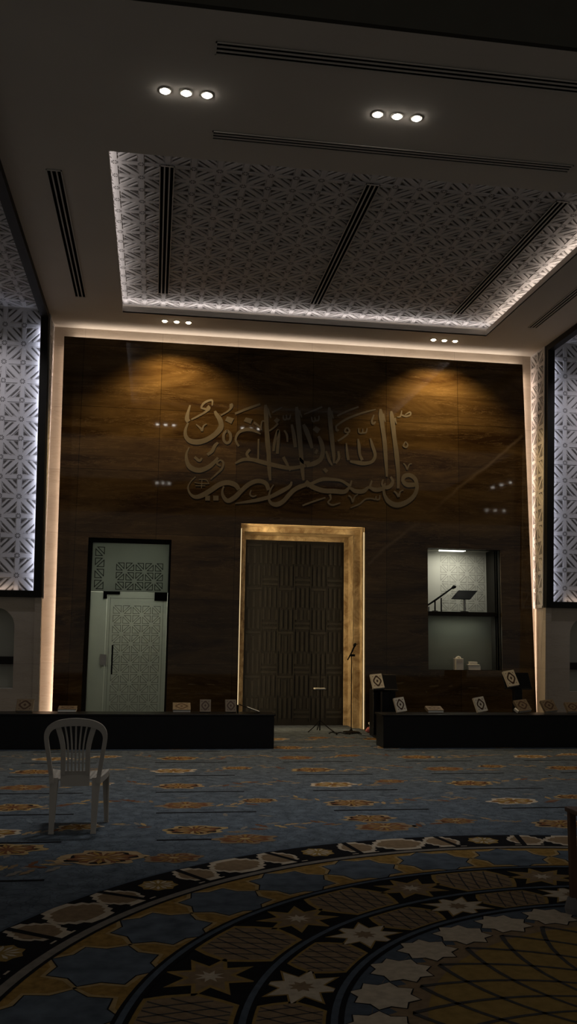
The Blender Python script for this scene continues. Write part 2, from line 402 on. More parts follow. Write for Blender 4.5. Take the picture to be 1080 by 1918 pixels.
# flowers
def flower(cx, cy, r, z=Z1, n=14, tone=0):
    rot = random.random() * 2
    a1, a2, a3 = (('tan', 'rust', 'amberline'), ('sand', 'rust', 'gold'), ('cream', 'gold', 'rust'), ('amberline', 'rust', 'rust'))[tone % 4]
    def petals(q, k, amp, j=.12):
        out = []
        for i in range(k * 4):
            t = rot + 2 * PI * i / (k * 4); u = (1 - amp) + amp * abs(math.cos(PI * i / 4 + .4)) + random.uniform(-j, j) * .5
            out.append((cx + math.cos(t) * q * u * 1.25 + math.sin(3 * t) * q * .10, cy + math.sin(t) * q * u * .85))
        return out
    blob(cx, cy, petals(r, n // 2, .30), z, a1)
    blob(cx, cy, petals(r * .80, n // 2, .34), z + .0004, 'black' if tone % 2 else 'rust')
    blob(cx, cy, petals(r * .74, n // 2 + 1, .38), z + .0007, a2)
    for i in range(n):
        t = rot + 2 * PI * i / n; e = Vector((math.cos(t), math.sin(t))); p = Vector((-e.y, e.x))
        c = Vector((cx, cy)); q = [c + e * r * .16, c + e * r * .5 + p * r * .07, c + e * r * .72, c + e * r * .5 - p * r * .07]
        fl.poly([(v.x, v.y, z + .0011) for v in q], CI[a1 if i % 2 else 'gold'])
    blob(cx, cy, petals(r * .17, 4, .1), z + .0014, a3)
def leaf(cx, cy, L, ang, c, z=Z1):
    e = Vector((math.cos(ang), math.sin(ang))); p = Vector((-e.y, e.x)); b = Vector((cx, cy)); w = L * .16
    q = [b, b + e * L * .3 + p * w, b + e * L * .45 + p * w * .6, b + e * L * .6 + p * w * 1.1, b + e * L, b + e * L * .6 - p * w, b + e * L * .4 - p * w * .5, b + e * L * .25 - p * w * .9]
    fl.poly([(v.x, v.y, z) for v in q], CI[c])
def sprig(cx, cy, L, ang, z=Z1):
    for i in range(5):
        t = i / 5 * L
        leaf(cx + math.cos(ang) * t, cy + math.sin(ang) * t, L * .42, ang + random.choice((-.7, .7)), random.choice(('tan', 'amberline', 'sand', 'rust', 'grey')), z + .0001 * i)
def okay(x, y, m=.3): return math.hypot(x - CC[0], y - CC[1]) > 3.56 + m and y < 14.2
seen = []
def fflow(x, y, r, tone):
    if okay(x, y, r * 1.1): flower(x, y, r, tone=tone); seen.append((x, y))
for i in range(-3, 7):
    for j in range(0, 11):
        X, Y = 1.5 * i, 4.15 + 1.03 * j
        fflow(X + .33 + random.uniform(-.05, .05), Y - .12, .21, (i + j) % 4)
        if (i + j) % 2 == 0: fflow(X + 1.0, Y + .06, .15, (i + 2 * j + 1) % 4)
        else: sprig(X + .85, Y + .06, .38, random.uniform(-.5, .5)) if okay(X + .85, Y, .5) else None
        if okay(X + .62, Y, .4):
            sprig(X + .60, Y - .2, .34, random.uniform(.0, 1.2)); sprig(X + .05, Y + .02, .30, 2.6 + random.uniform(-.4, .4))
            for q in range(5): leaf(X - .1 + .35 * q + random.uniform(-.1, .1), Y + .30 + random.uniform(-.1, .1), .14, random.random() * 6, random.choice(('lblue', 'grey', 'slate')))
for x, y, r, t in ((-.28, 6.3, .25, 1), (-.93, 6.58, .22, 3), (.19, 6.25, .17, 0), (1.81, 7.45, .19, 1), (2.28, 7.40, .24, 2), (1.85, 7.02, .13, 3), (.72, 6.78, .2, 0)):
    if all(math.hypot(x - a, y - b) > .3 for a, b in seen): flower(x, y, r, z=Z3, tone=t)
sprig(-.45, 6.12, .4, 3.5, Z3)
struct('floor', fl, CM)

# ------------------------------------------------------------------ lattice work
def lattice(mb, o, u, v, n, nu, nv, cu, cv, dep=.010, even=0):
    """raised straps in an eight-pointed strap pattern on plane o + u,v ; n towards the viewer; materials 0 strap 1 backing 2 piercing"""
    o, u, v, n = Vector(o), Vector(u), Vector(v), Vector(n)
    W, H = nu * cu, nv * cv
    for j in range(nv): mb.poly([o + v * j * cv, o + u * W + v * j * cv, o + u * W + v * (j + 1) * cv, o + v * (j + 1) * cv], 1)
    c = (cu + cv) / 2
    for i in range(nu + 1): mb.bar(o + u * i * cu, o + u * i * cu + v * H, .10 * c, u, dep, n, 0)
    for j in range(nv + 1): mb.bar(o + v * j * cv, o + v * j * cv + u * W, .10 * c, v, dep * .97, n, 0)
    for i in range(nu):
        for j in range(nv):
            if (i + j + even) % 2 == 0: a, b = (i, j), (i + 1, j + 1)
            else: a, b = (i + 1, j), (i, j + 1)
            A = o + u * a[0] * cu + v * a[1] * cv; B = o + u * b[0] * cu + v * b[1] * cv
            d = (B - A).normalized(); s = d.cross(n); ln = (B - A).length
            mb.bar(A, B, .10 * c, s, dep * .94, n, 0)
            for q in (-1, 1):
                z = n * (dep * .2)
                # long slot beside the diagonal strap
                e0 = A + d * ln * .30 + s * q * .135 * c + z; e1 = B - d * ln * .30 + s * q * .135 * c + z
                w = s * q * .055 * c
                mb.poly([e0 - d * .03 * c, e1 + d * .03 * c, e1 + w - d * .03 * c, e0 + w + d * .03 * c], 2)
                # small triangle in the corner
                m = (A + B) / 2 + s * q * .40 * c + z
                mb.poly([m + s * q * .09 * c, m - s * q * .06 * c + d * .15 * c, m - s * q * .06 * c - d * .15 * c], 2)
                mb.bar((A + B) / 2 + s * q * .25 * c - d * .26 * c, (A + B) / 2 + s * q * .25 * c + d * .26 * c, .028 * c, s, dep * .9, n, 0)
    for i in range(1, nu):
        for j in range(1, nv):
            p = o + u * i * cu + v * j * cv + n * dep * 1.04
            for k in range(8):
                a = PI / 8 + k * PI / 4
                e = u * math.cos(a) + v * math.sin(a); f = e.cross(n)
                mb.poly([p + e * .055 * c - f * .012 * c, p + e * .14 * c - f * .036 * c, p + e * .14 * c + f * .036 * c, p + e * .055 * c + f * .012 * c], 2)
LM = [MT['lattice'], MT['latback'], MT['latdark']]
def tri_lines(mb, o, u, v, n, nu, nv, c, sw, lw, mi=0, even=0):
    """outlines of the openings of the same strap pattern, as thin lines"""
    o, u, v, n = Vector(o), Vector(u), Vector(v), Vector(n)
    for i in range(nu):
        for j in range(nv):
            q = [Vector((i, j)), Vector((i + 1, j)), Vector((i + 1, j + 1)), Vector((i, j + 1))]
            tr = ((0, 1, 2), (0, 2, 3)) if (i + j + even) % 2 == 0 else ((0, 1, 3), (1, 2, 3))
            for t in tr:
                pts = [q[k] for k in t]
                a, b, cc = [(pts[(k + 1) % 3] - pts[(k + 2) % 3]).length for k in range(3)]
                inc = (pts[0] * a + pts[1] * b + pts[2] * cc) / (a + b + cc)
                inr = .293
                k1 = 1 - sw / inr; k2 = 1 - (sw + lw) / inr
                P1 = [inc + (p - inc) * k1 for p in pts]; P2 = [inc + (p - inc) * k2 for p in pts]
                for k in range(3):
                    m2 = (k + 1) % 3
                    mb.poly([o + (u * w.x + v * w.y) * c + n * .002 for w in (P1[k], P1[m2], P2[m2], P2[k])], mi)

# ceiling with tray
ce = MB()
for x0, x1, y0, y1 in ((XL, XR, 6.65, TY0), (XL, XR, TY1, YB), (XL, TX0, TY0, TY1), (TX1, XR, TY0, TY1)):
    ce.box(x0, x1, y0, y1, ZC, ZC + .02)
for x0, x1, y0, y1 in ((TX0 - .015, TX0, TY0 - .015, TY1 + .015), (TX1, TX1 + .015, TY0 - .015, TY1 + .015), (TX0, TX1, TY0 - .015, TY0), (TX0, TX1, TY1, TY1 + .015)):
    ce.box(x0, x1, y0, y1, ZC + .001, ZC + .11)
g = .26
for x0, x1, y0, y1 in ((TX0 - g - .02, TX0 - g, TY0 - g, TY1 + g), (TX1 + g, TX1 + g + .02, TY0 - g, TY1 + g), (TX0 - g, TX1 + g, TY0 - g - .02, TY0 - g), (TX0 - g, TX1 + g, TY1 + g, TY1 + g + .02)):
    ce.box(x0, x1, y0, y1, ZC + .02, ZC + .25)
struct('ceiling', ce, MT['ceil'])
lt = MB(); nx, ny = 22, 18
lattice(lt, (TX0 - g, TY0 - g, ZC + .235), (1, 0, 0), (0, 1, 0), (0, 0, -1), nx, ny, (TX1 - TX0 + 2 * g) / nx, (TY1 - TY0 + 2 * g) / ny)
o = lt.build('ceiling_lattice_panel', LM); tag(o, 'large pierced geometric lattice panel set in the lit ceiling recess', 'ceiling panel')
# drum wall beyond the ceiling edge and the hall behind
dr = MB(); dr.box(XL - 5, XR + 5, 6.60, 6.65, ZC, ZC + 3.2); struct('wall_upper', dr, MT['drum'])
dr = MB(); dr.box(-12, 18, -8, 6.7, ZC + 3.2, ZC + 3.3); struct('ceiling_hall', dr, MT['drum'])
for k, b in enumerate(((-12, 18, -8, -.2), (9.6, 18, -.2, 6.6), (-12, -5.2, -.2, 6.6))):
    dr = MB(); dr.box(b[0], b[1], b[2], b[3], ZC, ZC + .05); struct('ceiling_' + ('rear', 'right', 'left')[k], dr, MT['ceil'])

# the side returns run slightly out of plumb
LEAN = {-1: .026, 1: -.035}
def lean(before, sgn):
    for o in C.objects:
        if o.name in before or o.type != 'MESH': continue
        for v in o.data.vertices:
            if v.co.z < ZC: v.co.x += LEAN[sgn] * (ZC - max(v.co.z, 0)) * (1 - .62 * min(1, max(0, (v.co.y - YW) / (YB - YW))))
# side bays: lattice ceiling and wall, dark trims, returns
def bay(sgn, xi, name):
    """xi: x of the return plane, bay extends outwards"""
    xo = xi + sgn * .12; xe = xi + sgn * 4.2
    X0, X1 = sorted((xi, xo))
    t = MB(); t.box(X0, X1, 6.65, YW - .02, ZC - .10, ZC + .14)                # ceiling edge trim
    t.box(X0, X1, YW - .13, YW - .02, 2.02, ZC - .10)                           # upright
    a, b = sorted((xo, xe)); t.box(a, b, YW - .13, YW - .02, 2.02, 2.12)       # bottom rail
    struct('trim_' + ('1' if sgn < 0 else '2'), t, MT['trim'])
    n = 14; w = (4.2 - .10) / n; a = min(xi + sgn * .10, xe)
    l = MB(); lattice(l, (a, YW + .06, 2.05), (1, 0, 0), (0, 0, 1), (0, -1, 0), n, 15, w, (ZC + .12 - 2.05) / 15)
    side = 'left' if sgn < 0 else 'right'
    tag(l.build('lattice_wall_panel', LM), 'tall pale lattice wall panel with bluish edge light in the %s side bay' % side, 'wall panel')
    l = MB(); lattice(l, (a, 6.65, ZC + .12), (1, 0, 0), (0, 1, 0), (0, 0, -1), n, 25, w, (YW + .06 - 6.65) / 25)
    tag(l.build('lattice_ceiling_panel', LM), 'pale lattice ceiling panel above the %s side bay' % side, 'ceiling panel')
    # return between bay wall and beige wall
    rt = MB(); x0, x1 = sorted((xi, xi + sgn * .10)); ys = [YW - .02, YW + .17, YW + .36, YB - .002]; xf = xi
    for a_, b_ in zip(ys, ys[1:]):
        for k in range(26):
            z0_, z1_ = (ZC - .001) * k / 26, (ZC - .001) * (k + 1) / 26
            rt.poly(((xf, a_, z0_), (xf, b_, z0_), (xf, b_, z1_), (xf, a_, z1_)))
    rt.box(x0, x1, YW - .02, YW + .0, 0, ZC - .001)
    rt.box(x0, x1, YW - .10, YW - .02, 0, 2.02)
    struct('wall_' + side, rt, MT['beige'])
    l = MB(); lattice(l, (xi - sgn * .006, YW + .002, 2.05), (0, 1, 0), (0, 0, 1), (-sgn, 0, 0), 2, 16, (YB - YW - .006) / 2, (ZC - 2.05) / 16, dep=.014)
    tag(l.build('lattice_return_strip', LM), 'narrow upright lattice strip lining the %s return beside the brown marble' % side, 'wall panel')
    return a
# lower bay walls with arched niches
def bay_lower(sgn, xi, cx, r=.30):
    side = 'left' if sgn < 0 else 'right'
    x0, x1 = sorted((xi + sgn * .02, xi + sgn * 4.2)); Y = YW - .06; zb, zs, zt = .67, 1.58, 2.02
    w = MB()
    def q(a, b, c, d): w.poly(((a, Y, c), (b, Y, c), (b, Y, d), (a, Y, d)))
    q(x0, x1, 0, zb); q(x0, cx - r, zb, zt); q(cx + r, x1, zb, zt)
    n = 20; A = [(cx + r * math.cos(PI * i / n), zs + r * math.sin(PI * i / n)) for i in range(n + 1)]
    for i in range(n):
        w.poly(((A[i][0], Y, A[i][1]), (A[i][0], Y, zt), (A[i + 1][0], Y, zt), (A[i + 1][0], Y, A[i + 1][1])))
    o = struct('wall_%s_bay' % side, w, MT['beige'])
    nb = MB(); D = .3; loop = [(cx + r, zb)] + A + [(cx - r, zb)]
    for i in range(len(loop)):
        a, b = loop[i], loop[(i + 1) % len(loop)]
        nb.poly(((a[0], Y, a[1]), (b[0], Y, b[1]), (b[0], Y + D, b[1]), (a[0], Y + D, a[1])))
    for i in range(1, len(loop) - 1): nb.poly(((loop[0][0], Y + D, loop[0][1]), (loop[i][0], Y + D, loop[i][1]), (loop[i + 1][0], Y + D, loop[i + 1][1])))
    t = thing('arched_niche', 'arched wall niche with a dark shelf low in the %s side bay' % side, 'niche', (0, 0, 0))
    nb.build('niche_lining', MT['roomw'], t)
    box1('shelf', (cx - r + .002, cx + r - .002, Y + .03, Y + D - .005, 1.02, 1.13), MT['trim'], t)
for sgn, xi, nm, cx, rr_ in ((-1, XL, 'left', -2.46, .28), (1, XR, 'right', 7.25, .30)):
    before = {o.name for o in C.objects}
    bay(sgn, xi, nm); bay_lower(sgn, xi, cx, rr_); lean(before, sgn)

# front beige wall with openings, marble slab in front of it
def holed(mb, x0, x1, z0, z1, ya, yb, holes, lean=None):
    xs = sorted({x0, x1, *[h[0] for h in holes], *[h[1] for h in holes]})
    for a, b in zip(xs, xs[1:]):
        cuts = [(h[2], h[3]) for h in holes if h[0] <= a and h[1] >= b]
        z = z0
        for c, d in sorted(cuts):
            if c > z: mb.box(a, b, ya, yb, z, c)
            z = d
        if z < z1: mb.box(a, b, ya, yb, z, z1)
HOLES = [(DX0 - .06, DX1 + .03, 0, DZ + .06), (NX0, NX1, 0, NZ), (PX0, PX1, PZ0, PZ1)]
w = MB(); holed(w, XL, XR, 0, ZC, YB, YB + .06, HOLES); struct('wall_front', w, MT['beige'])
mw = MB(); holed(mw, -1.54, 6.33, 0, 6.30, YM, YM + .06, HOLES)
for i, p in enumerate(mw.v):          # the slab's outer edges run very slightly out of plumb
    if abs(p[0] + 1.54) < .001 or abs(p[0] - 6.33) < .001:
        mw.v[i] = (p[0] + .055 - .11 * p[2] / 6.3, p[1], p[2])
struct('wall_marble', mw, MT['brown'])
# reveals of the openings
rv = MB()
for a, b, c, d in HOLES[:1] + HOLES[2:]:
    t = .02
    rv.box(a - t, a, YM + .03, YB + .10, c, d); rv.box(b, b + t, YM + .03, YB + .10, c, d); rv.box(a - t, b + t, YM + .03, YB + .10, d, d + t)
    if c > 0: rv.box(a - t, b + t, YM + .03, YB + .5, c - t, c)
rv.box(DX0 - .06, DX0, YB + .03, YB + .08, 0, DZ + .06); rv.box(DX1, DX1 + .03, YB + .03, YB + .08, 0, DZ + .06); rv.box(DX0, DX1, YB + .03, YB + .08, DZ, DZ + .06)
struct('trim_3', rv, MT['trim'])

# ------------------------------------------------------------------ calligraphy on the marble
S = [
 [(356,759,3),(352,772,5),(350,784,8),(353,790,8)], [(358,786,3),(370,780,3.5),(384,772,4),(391,765,6),(388,761,6)],
 [(391,767,5),(383,766,4),(377,764,3.5),(380,757,4),(387,752,4),(397,750,3.5),(397,760,2)],
 [(352,792,3),(347,806,5),(348,818,7),(356,826,9),(370,828,10),(386,824,9),(402,814,9),(412,803,10),(414,795,9),(411,785,9),(405,776,7),(402,770,4)],
 [(413,778,3),(424,772,3),(431,766,4),(433,760,7),(432,756,5)], [(367,795,2),(376,803,4),(378,808,4)], [(378,808,4),(381,798,3),(387,794,2)],
 [(440,775,4),(462,766,4.5),(487,757,4)], [(425,806,4),(431,813,5),(431,825,5),(425,830,5),(419,825,5),(419,813,5),(425,806,4)],
 [(447,836,4),(441,824,4),(446,811,5),(458,805,6.5),(470,805,6),(480,809,4),(488,813,2)],
 [(475,791,4),(485,799,4),(488,806,3)], [(488,806,3),(490,790,2.5),(496,789,3)],
 [(497,758,4),(498,770,8),(499,800,8),(501,830,9),(503,850,8),(504,880,7),(506,900,4)], [(501,765,4),(507,783,2)],
 [(509,773,3),(528,763,2)], [(504,807,3),(514,800,3),(520,793,4)], [(515,785,8),(521,790,9)],
 [(530,778,2),(531,785,3),(536,785,3),(536,777,2)], [(536,785,3),(542,784,3),(544,776,2)],
 [(512,845,4),(514,828,5),(518,812,5),(521,806,5),(521,822,6),(519,850,5)], [(532,806,3),(537,815,4),(538,828,3)],
 [(546,795,4),(550,815,7),(553,838,6)], [(555,762,5),(557,780,9),(560,810,9),(563,845,8),(566,880,7),(568,900,4)], [(560,769,4),(565,782,2)],
 [(569,776,2),(587,769,3),(603,762,3)], [(583,781,2),(585,789,3),(590,788,3),(589,781,2)], [(590,788,3),(596,787,3),(597,779,2)],
 [(568,795,5),(573,806,9),(580,825,8),(584,840,5)], [(596,817,4),(601,828,8),(604,845,8),(600,860,8),(588,868,9),(573,872,7)],
 [(616,763,4),(617,775,8),(619,800,8),(622,830,8),(624,850,6),(625,868,3)], [(620,770,4),(624,784,2)],
 [(631,779,3),(650,770,3.5),(671,762,3)], [(628,799,3),(640,790,4),(655,782,4),(680,773,3.5),(703,767,2)], [(629,799,3),(630,806,4),(634,805,3)],
 [(632,826,3),(642,820,3.5),(652,812,3)], [(650,801,3),(654,806,3.5),(652,810,3),(646,809,3),(646,804,3),(650,801,3)],
 [(671,802,2),(672,810,3),(678,811,3),(679,803,2)], [(678,811,3),(685,810,3),(687,802,2)],
 [(670,822,3),(672,835,6),(673,850,5),(678,862,6)], [(693,821,3),(697,835,6),(702,852,6),(697,864,6),(684,868,7),(672,867,8),(655,864,4)],
 [(700,777,2),(696,788,4),(698,794,4),(703,790,3)],
 [(712,766,4),(713,778,9),(716,800,8),(720,830,8),(722,860,7),(724,893,4)], [(717,775,4),(721,790,2)],
 [(732,770,4),(734,785,9),(738,820,8),(742,850,9),(745,885,7),(745,915,5)], [(739,783,4),(742,794,2)],
 [(743,781,2),(749,780,3),(752,769,2)], [(751,777,3),(760,780,3.5),(768,777,3),(767,772,3),(758,777,2)],
 [(759,827,2),(763,833,3),(760,838,3),(755,835,3),(759,827,2)], [(755,868,2),(759,872,3),(762,880,3)], [(762,880,3),(766,870,2.5),(771,869,2)],
 [(753,903,5),(756,893,8),(766,890,8),(776,896,8),(780,908,7),(779,920,7),(772,932,8),(758,942,9),(742,946,10),(728,940,9),(720,928,6),(718,915,4),(721,905,3)],
 [(754,902,7),(762,908,9),(777,908,8)], [(737,920,3),(742,924,4),(746,931,4)], [(746,931,4),(749,921,3),(755,918,2)],
 [(731,893,4),(735,901,6),(731,910,7),(722,913,7),(715,907,4),(717,898,3)],
 [(722,913,6),(710,917,8),(700,917,8),(690,913,5),(680,920,8),(665,920,8),(654,914,5),(645,921,8),(625,920,9),(605,919,9),(585,912,9),(572,902,8)],
 [(655,911,6),(640,901,5),(622,898,6),(603,898,7),(585,905,6),(574,910,7)], [(692,912,4),(696,900,3)], [(655,911,4),(658,900,3)],
 [(580,906,6),(563,911,8),(550,918,8),(540,928,8),(530,939,8),(518,945,9),(507,942,6),(503,932,4),(506,918,3),(512,908,2)],
 [(546,902,3),(542,911,6),(527,920,8),(508,930,7)], [(440,943,2),(462,940,5),(485,936,7),(508,930,7)],
 [(503,918,7),(497,905,8),(482,901,8),(466,907,8),(452,919,8),(439,932,9),(426,938,8),(418,930,6),(416,920,4),(419,911,3)],
 [(447,917,7),(440,908,9),(425,904,9),(410,908,9),(395,918,9),(380,927,9),(366,931,7),(356,925,4),(352,913,3),(357,902,2),(366,893,2)],
 [(384,933,9),(393,933,9)], [(399,933,9),(409,933,9)], [(470,918,2),(468,926,3),(473,930,3.5),(480,928,2)],
 [(354,838,2),(349,850,4),(350,865,7),(357,876,9),(372,881,9),(388,876,8),(400,867,7),(408,857,4)], [(364,856,5),(373,863,5),(378,858,3)],
 [(394,898,2),(405,888,3),(415,878,4),(418,867,4),(412,862,3),(406,868,3.5),(413,873,3)],
 [(440,868,3),(455,861,6),(472,861,7),(492,866,8),(520,873,8),(545,877,7),(572,872,6)], [(530,856,6),(537,869,5),(543,882,3)], [(484,822,3),(483,862,3)],
 [(388,852,5),(397,845,6),(402,835,6),(408,829,4)], [(372,898,1.5),(386,899,1.5),(390,905,1.5)], [(364,904,1.5),(378,906,1.5),(392,906,1.5)], [(366,910,1.5),(384,910,1.5)], [(378,899,1.5),(377,915,1.5)],
 [(566,947,3),(585,940,3),(609,932,3)], [(617,926,5),(619,934,3),(614,941,3),(622,946,3.5),(637,942,2)], [(652,928,3),(657,932,3),(660,941,3)], [(660,941,3),(664,930,2.5),(670,926,2)],
 [(656,951,2),(673,944,3),(684,935,3),(696,934,3),(703,936,3)], [(703,936,3),(704,929,2)], [(704,936,3),(710,935,3),(711,927,2)],
 [(560,858,5),(568,866,6),(580,866,4)], [(610,845,4),(616,862,5),(622,872,3)], [(633,845,4),(634,858,5),(628,868,4)], [(648,830,3),(650,850,5),(652,862,5)],
 [(590,850,5),(594,842,5)], [(606,878,6),(612,884,7)], [(468,842,5),(462,850,5),(466,858,4)],
]
DM = [[(425,780),(438,784),(433,794),(421,788)], [(460,782),(473,785),(469,794),(456,789)], [(591,798),(600,804),(594,812),(585,805)]]
cg = MB(); YC = YM - .004
def wp(u, v, y=YC):
    p = at(u, v, YM); return (p.x, y, p.z)
MPP = (at(600, 850, YM) - at(590, 850, YM)).x / 10
def cat(P0, P1, P2, P3, t):
    return tuple(.5 * (2 * b + (c - a) * t + (2 * a - 5 * b + 4 * c - d) * t * t + (3 * b - a - 3 * c + d) * t ** 3) for a, b, c, d in zip(P0, P1, P2, P3))
for si, s in enumerate(S):
    pts = []
    q = [s[0]] + s + [s[-1]]
    for i in range(1, len(q) - 2):
        for k in range(5): pts.append(cat(q[i - 1], q[i], q[i + 1], q[i + 2], k / 5))
    pts.append(s[-1])
    y = YM - .005 - .0001 * (si % 9)
    W = [Vector((wp(a, b)[0], wp(a, b)[2])) for a, b, _ in pts]; n0 = len(cg.v)
    for i, c in enumerate(W):
        d = (W[min(i + 1, len(W) - 1)] - W[max(i - 1, 0)]).normalized()
        pen = Vector((-d.y, d.x)) * max(1.0, pts[i][2]) * MPP * .5
        for e, yy in ((c + pen, y), (c - pen, y), (c + pen, YM - .001), (c - pen, YM - .001)): cg.v.append((e.x, yy, e.y))
    for i in range(len(W) - 1):
        a = n0 + 4 * i; b = a + 4
        for f in ((a, b, b + 1, a + 1), (a + 2, b + 2, b, a), (a + 1, b + 1, b + 3, a + 3)): cg.f.append(f); cg.m.append(0)
for q in DM: cg.poly([(wp(*p)[0], YM - .006, wp(*p)[2]) for p in reversed(q)])
tag(cg.build('calligraphy_inscription', MT['callig']), 'large interlaced arabic calligraphy inscription on the brown marble wall', 'calligraphy')

# ------------------------------------------------------------------ glass door in the left opening
d = thing('glass_door', 'frosted glass door with etched star pattern and sidelight, left of the niche', 'door', (DX0, YB, 0))
W_ = DX1 - DX0; yg = .05
dl = .26                        # sidelight width
gl = MB(); gl.box(.0, dl - .003, yg, yg + .012, 0.0, 2.16); gl.build('sidelight_pane', MT['frost'], d)
gl = MB(); gl.box(dl + .003, W_ - .004, yg, yg + .012, 0.0, 2.163); dp = gl.build('door_leaf', MT['frost'], d)
gl = MB(); gl.box(.0, W_ , yg, yg + .012, 2.165, DZ); tp = gl.build('transom_pane', MT['frostd'], d)
e = MB(); c = .155
tri_lines(e, (.03, yg - .001, 2.185), (1, 0, 0), (0, 0, 1), (0, -1, 0), 1, 4, c * 1.15, .085, .065, 0)
tri_lines(e, (.37, yg - .001, 2.185), (1, 0, 0), (0, 0, 1), (0, -1, 0), 5, 3, c, .085, .07, 0, 1)
part_label(e.build('etched_pattern', MT['etch'], tp), 'dark etched star strap pattern across the transom')
e = MB(); tri_lines(e, (dl + .09, yg - .001, .10), (1, 0, 0), (0, 0, 1), (0, -1, 0), 5, 12, .155, .075, .05)
e.build('etched_pattern', MT['etchl'], dp)
e = MB()
for x in (dl + .05, W_ - .07): e.box(x, x + .006, yg - .003, yg, .02, 2.08)
e.box(dl + .05, W_ - .07, yg - .003, yg, 2.06, 2.066); e.build('etched_border', MT['etchl'], dp)
h = MB(); h.box(dl - .06, dl + .20, yg - .02, yg + .03, 2.12, 2.17); h.box(dl - .06, dl + .0, yg - .02, yg + .03, 2.05, 2.12); h.build('corner_patch_fitting', MT['blackm'], d)
h = MB(); h.box(W_ - .21, W_ - .005, yg - .02, yg + .03, 2.03, 2.17); h.build('top_hinge', MT['blackm'], d)
h = MB(); h.box(dl - .07, dl + .03, yg - .03, yg + .03, 1.00, 1.17); part_label(h.build('lock_box', MT['steel'], d), 'small steel lock box')
h = MB(); h.tube([(dl + .12, yg - .05, .86), (dl + .12, yg - .05, 1.32)], .012, 8)
for z in (.93, 1.25): h.tube([(dl + .12, yg - .05, z), (dl + .12, yg, z)], .007, 6)
h.build('door_handle', MT['blackm'], d)
# small room behind the door
rm = MB()
for b in ((DX0 - .3, DX1 + .3, 16.6, 16.65, 0, 3.3), (DX0 - .35, DX0 - .3, YB + .1, 16.65, 0, 3.3), (DX1 + .3, DX1 + .35, YB + .1, 16.65, 0, 3.3), (DX0 - .35, DX1 + .35, YB + .1, 16.65, 3.3, 3.35), (DX0 - .35, DX1 + .35, YB + .1, 16.65, -.05, 0)): rm.box(*b)
struct('wall_door_room', rm, MT['roomw'])
area('door_room_light', (-.30, 15.9, 3.2), (.6, .6), 34, (.95, 1, .88), (0, 0, -1))

# ------------------------------------------------------------------ prayer niche
NB = 15.35
nc = thing('prayer_niche', 'tall prayer niche framed in glowing honey marble with dark carved wood inside', 'niche', ((NX0 + NX1) / 2, YM, 0))
hw = (NX1 - NX0) / 2; s1, s2 = .10, .10
def jamb(name, x_sign, ya, yb, half, m):
    q = MB(); x0, x1 = sorted((x_sign * half, x_sign * (half + .05))); q.box(x0, x1, ya, yb, 0, half_z[half]); return q.build(name, m, nc)
half_z = {hw: NZ, hw - s1: NZ - .09, hw - s1 - s2: NZ - .16}
h2, h3 = hw - s1, hw - s1 - .07
half_z[h3] = NZ - .17
ya, yb_, yc = .004, .42, .87
for s in (-1, 1):
    jamb('outer_jamb', s, ya, yb_, hw, MT['amber']); jamb('inner_jamb', s, yb_, yc, h2, MT['amber'])
    q = MB(); x0, x1 = sorted((s * h3, s * (h2 + .05))); q.box(x0, x1, yc, yc + .05, 0, NZ - .1705); q.build('inner_frame', MT['amber'], nc, .004)
    q = MB(); x0, x1 = sorted((s * h2, s * (hw + .05))); q.box(x0, x1, yb_ - .02, yb_ + .04, 0, NZ - .0905); q.build('frame_step', MT['amber'], nc, .004)
q = MB(); q.box(-hw - .05, hw + .05, ya, yb_, NZ, NZ + .05); q.build('outer_lintel', MT['amber'], nc)
q = MB(); q.box(-h2 - .05, h2 + .05, yb_, yc, NZ - .09, NZ - .04); q.build('inner_lintel', MT['amber'], nc)
q = MB(); q.box(-hw + .001, hw - .001, yb_ - .02, yb_ + .04, NZ - .09, NZ); q.build('lintel_step', MT['amber'], nc, .004)
q = MB(); q.box(-h2, h2, yc, yc + .05, NZ - .17, NZ - .09); q.build('inner_lintel_frame', MT['amber'], nc, .004)
for s in (-1, 1):
    q = MB(); x0, x1 = sorted((s * (hw - .004), s * (hw - .018))); q.box(x0, x1, .06, .075, 0.02, NZ - .08); q.build('led_strip', MT['ledw'], nc)
wp_ = MB(); wp_.box(-hw, hw, yc + .05, yc + .12, 0, NZ); pn = wp_.build('carved_panel', MT['wood'], nc)
kf = MB(); yk = yc + .05; kw = .31; bw = .018
X0k, nk = -h3 + .02, 6; kw = (2 * h3 - .04) / nk
def kb(x0, x1, z0, z1): kf.box(x0, x1, yk - .02, yk, z0, z1)
for i in range(nk):
    for j in range(8):
        x, z = X0k + i * kw, .10 + j * .375; H = .375; g_ = kw / 7
        if (i + j) % 2 == 0:
            for k in range(3): kb(x + g_ * (1 + 2 * k), x + g_ * (2 + 2 * k), z + .02, z + H - .02)
        elif i % 2:
            kb(x + .01, x + kw - .01, z + .02, z + .02 + g_)
            kb(x + .01, x + kw - .01, z + .02 + 2 * g_, z + .02 + 3 * g_)
            kb(x + .01, x + .01 + g_, z + .02 + 4 * g_, z + H - .02); kb(x + 2.6 * g_, x + 3.6 * g_, z + .02 + 4 * g_, z + H - .02); kb(x + kw - .01 - g_, x + kw - .01, z + .02 + 4 * g_, z + H - .02)
        else:
            kb(x + .01, x + kw - .01, z + H - .02 - g_, z + H - .02)
            kb(x + .01, x + .01 + g_, z + .02, z + H - .03 - g_); kb(x + kw - .01 - g_, x + kw - .01, z + .02, z + H - .03 - g_)
            kb(x + 3 * g_, x + 4 * g_, z + .02, z + H - .06 - g_)
for i in range(1, nk): kb(X0k + i * kw - .006, X0k + i * kw + .006, .06, 3.12)
kf.build('carved_relief', MT['woodr'], pn)
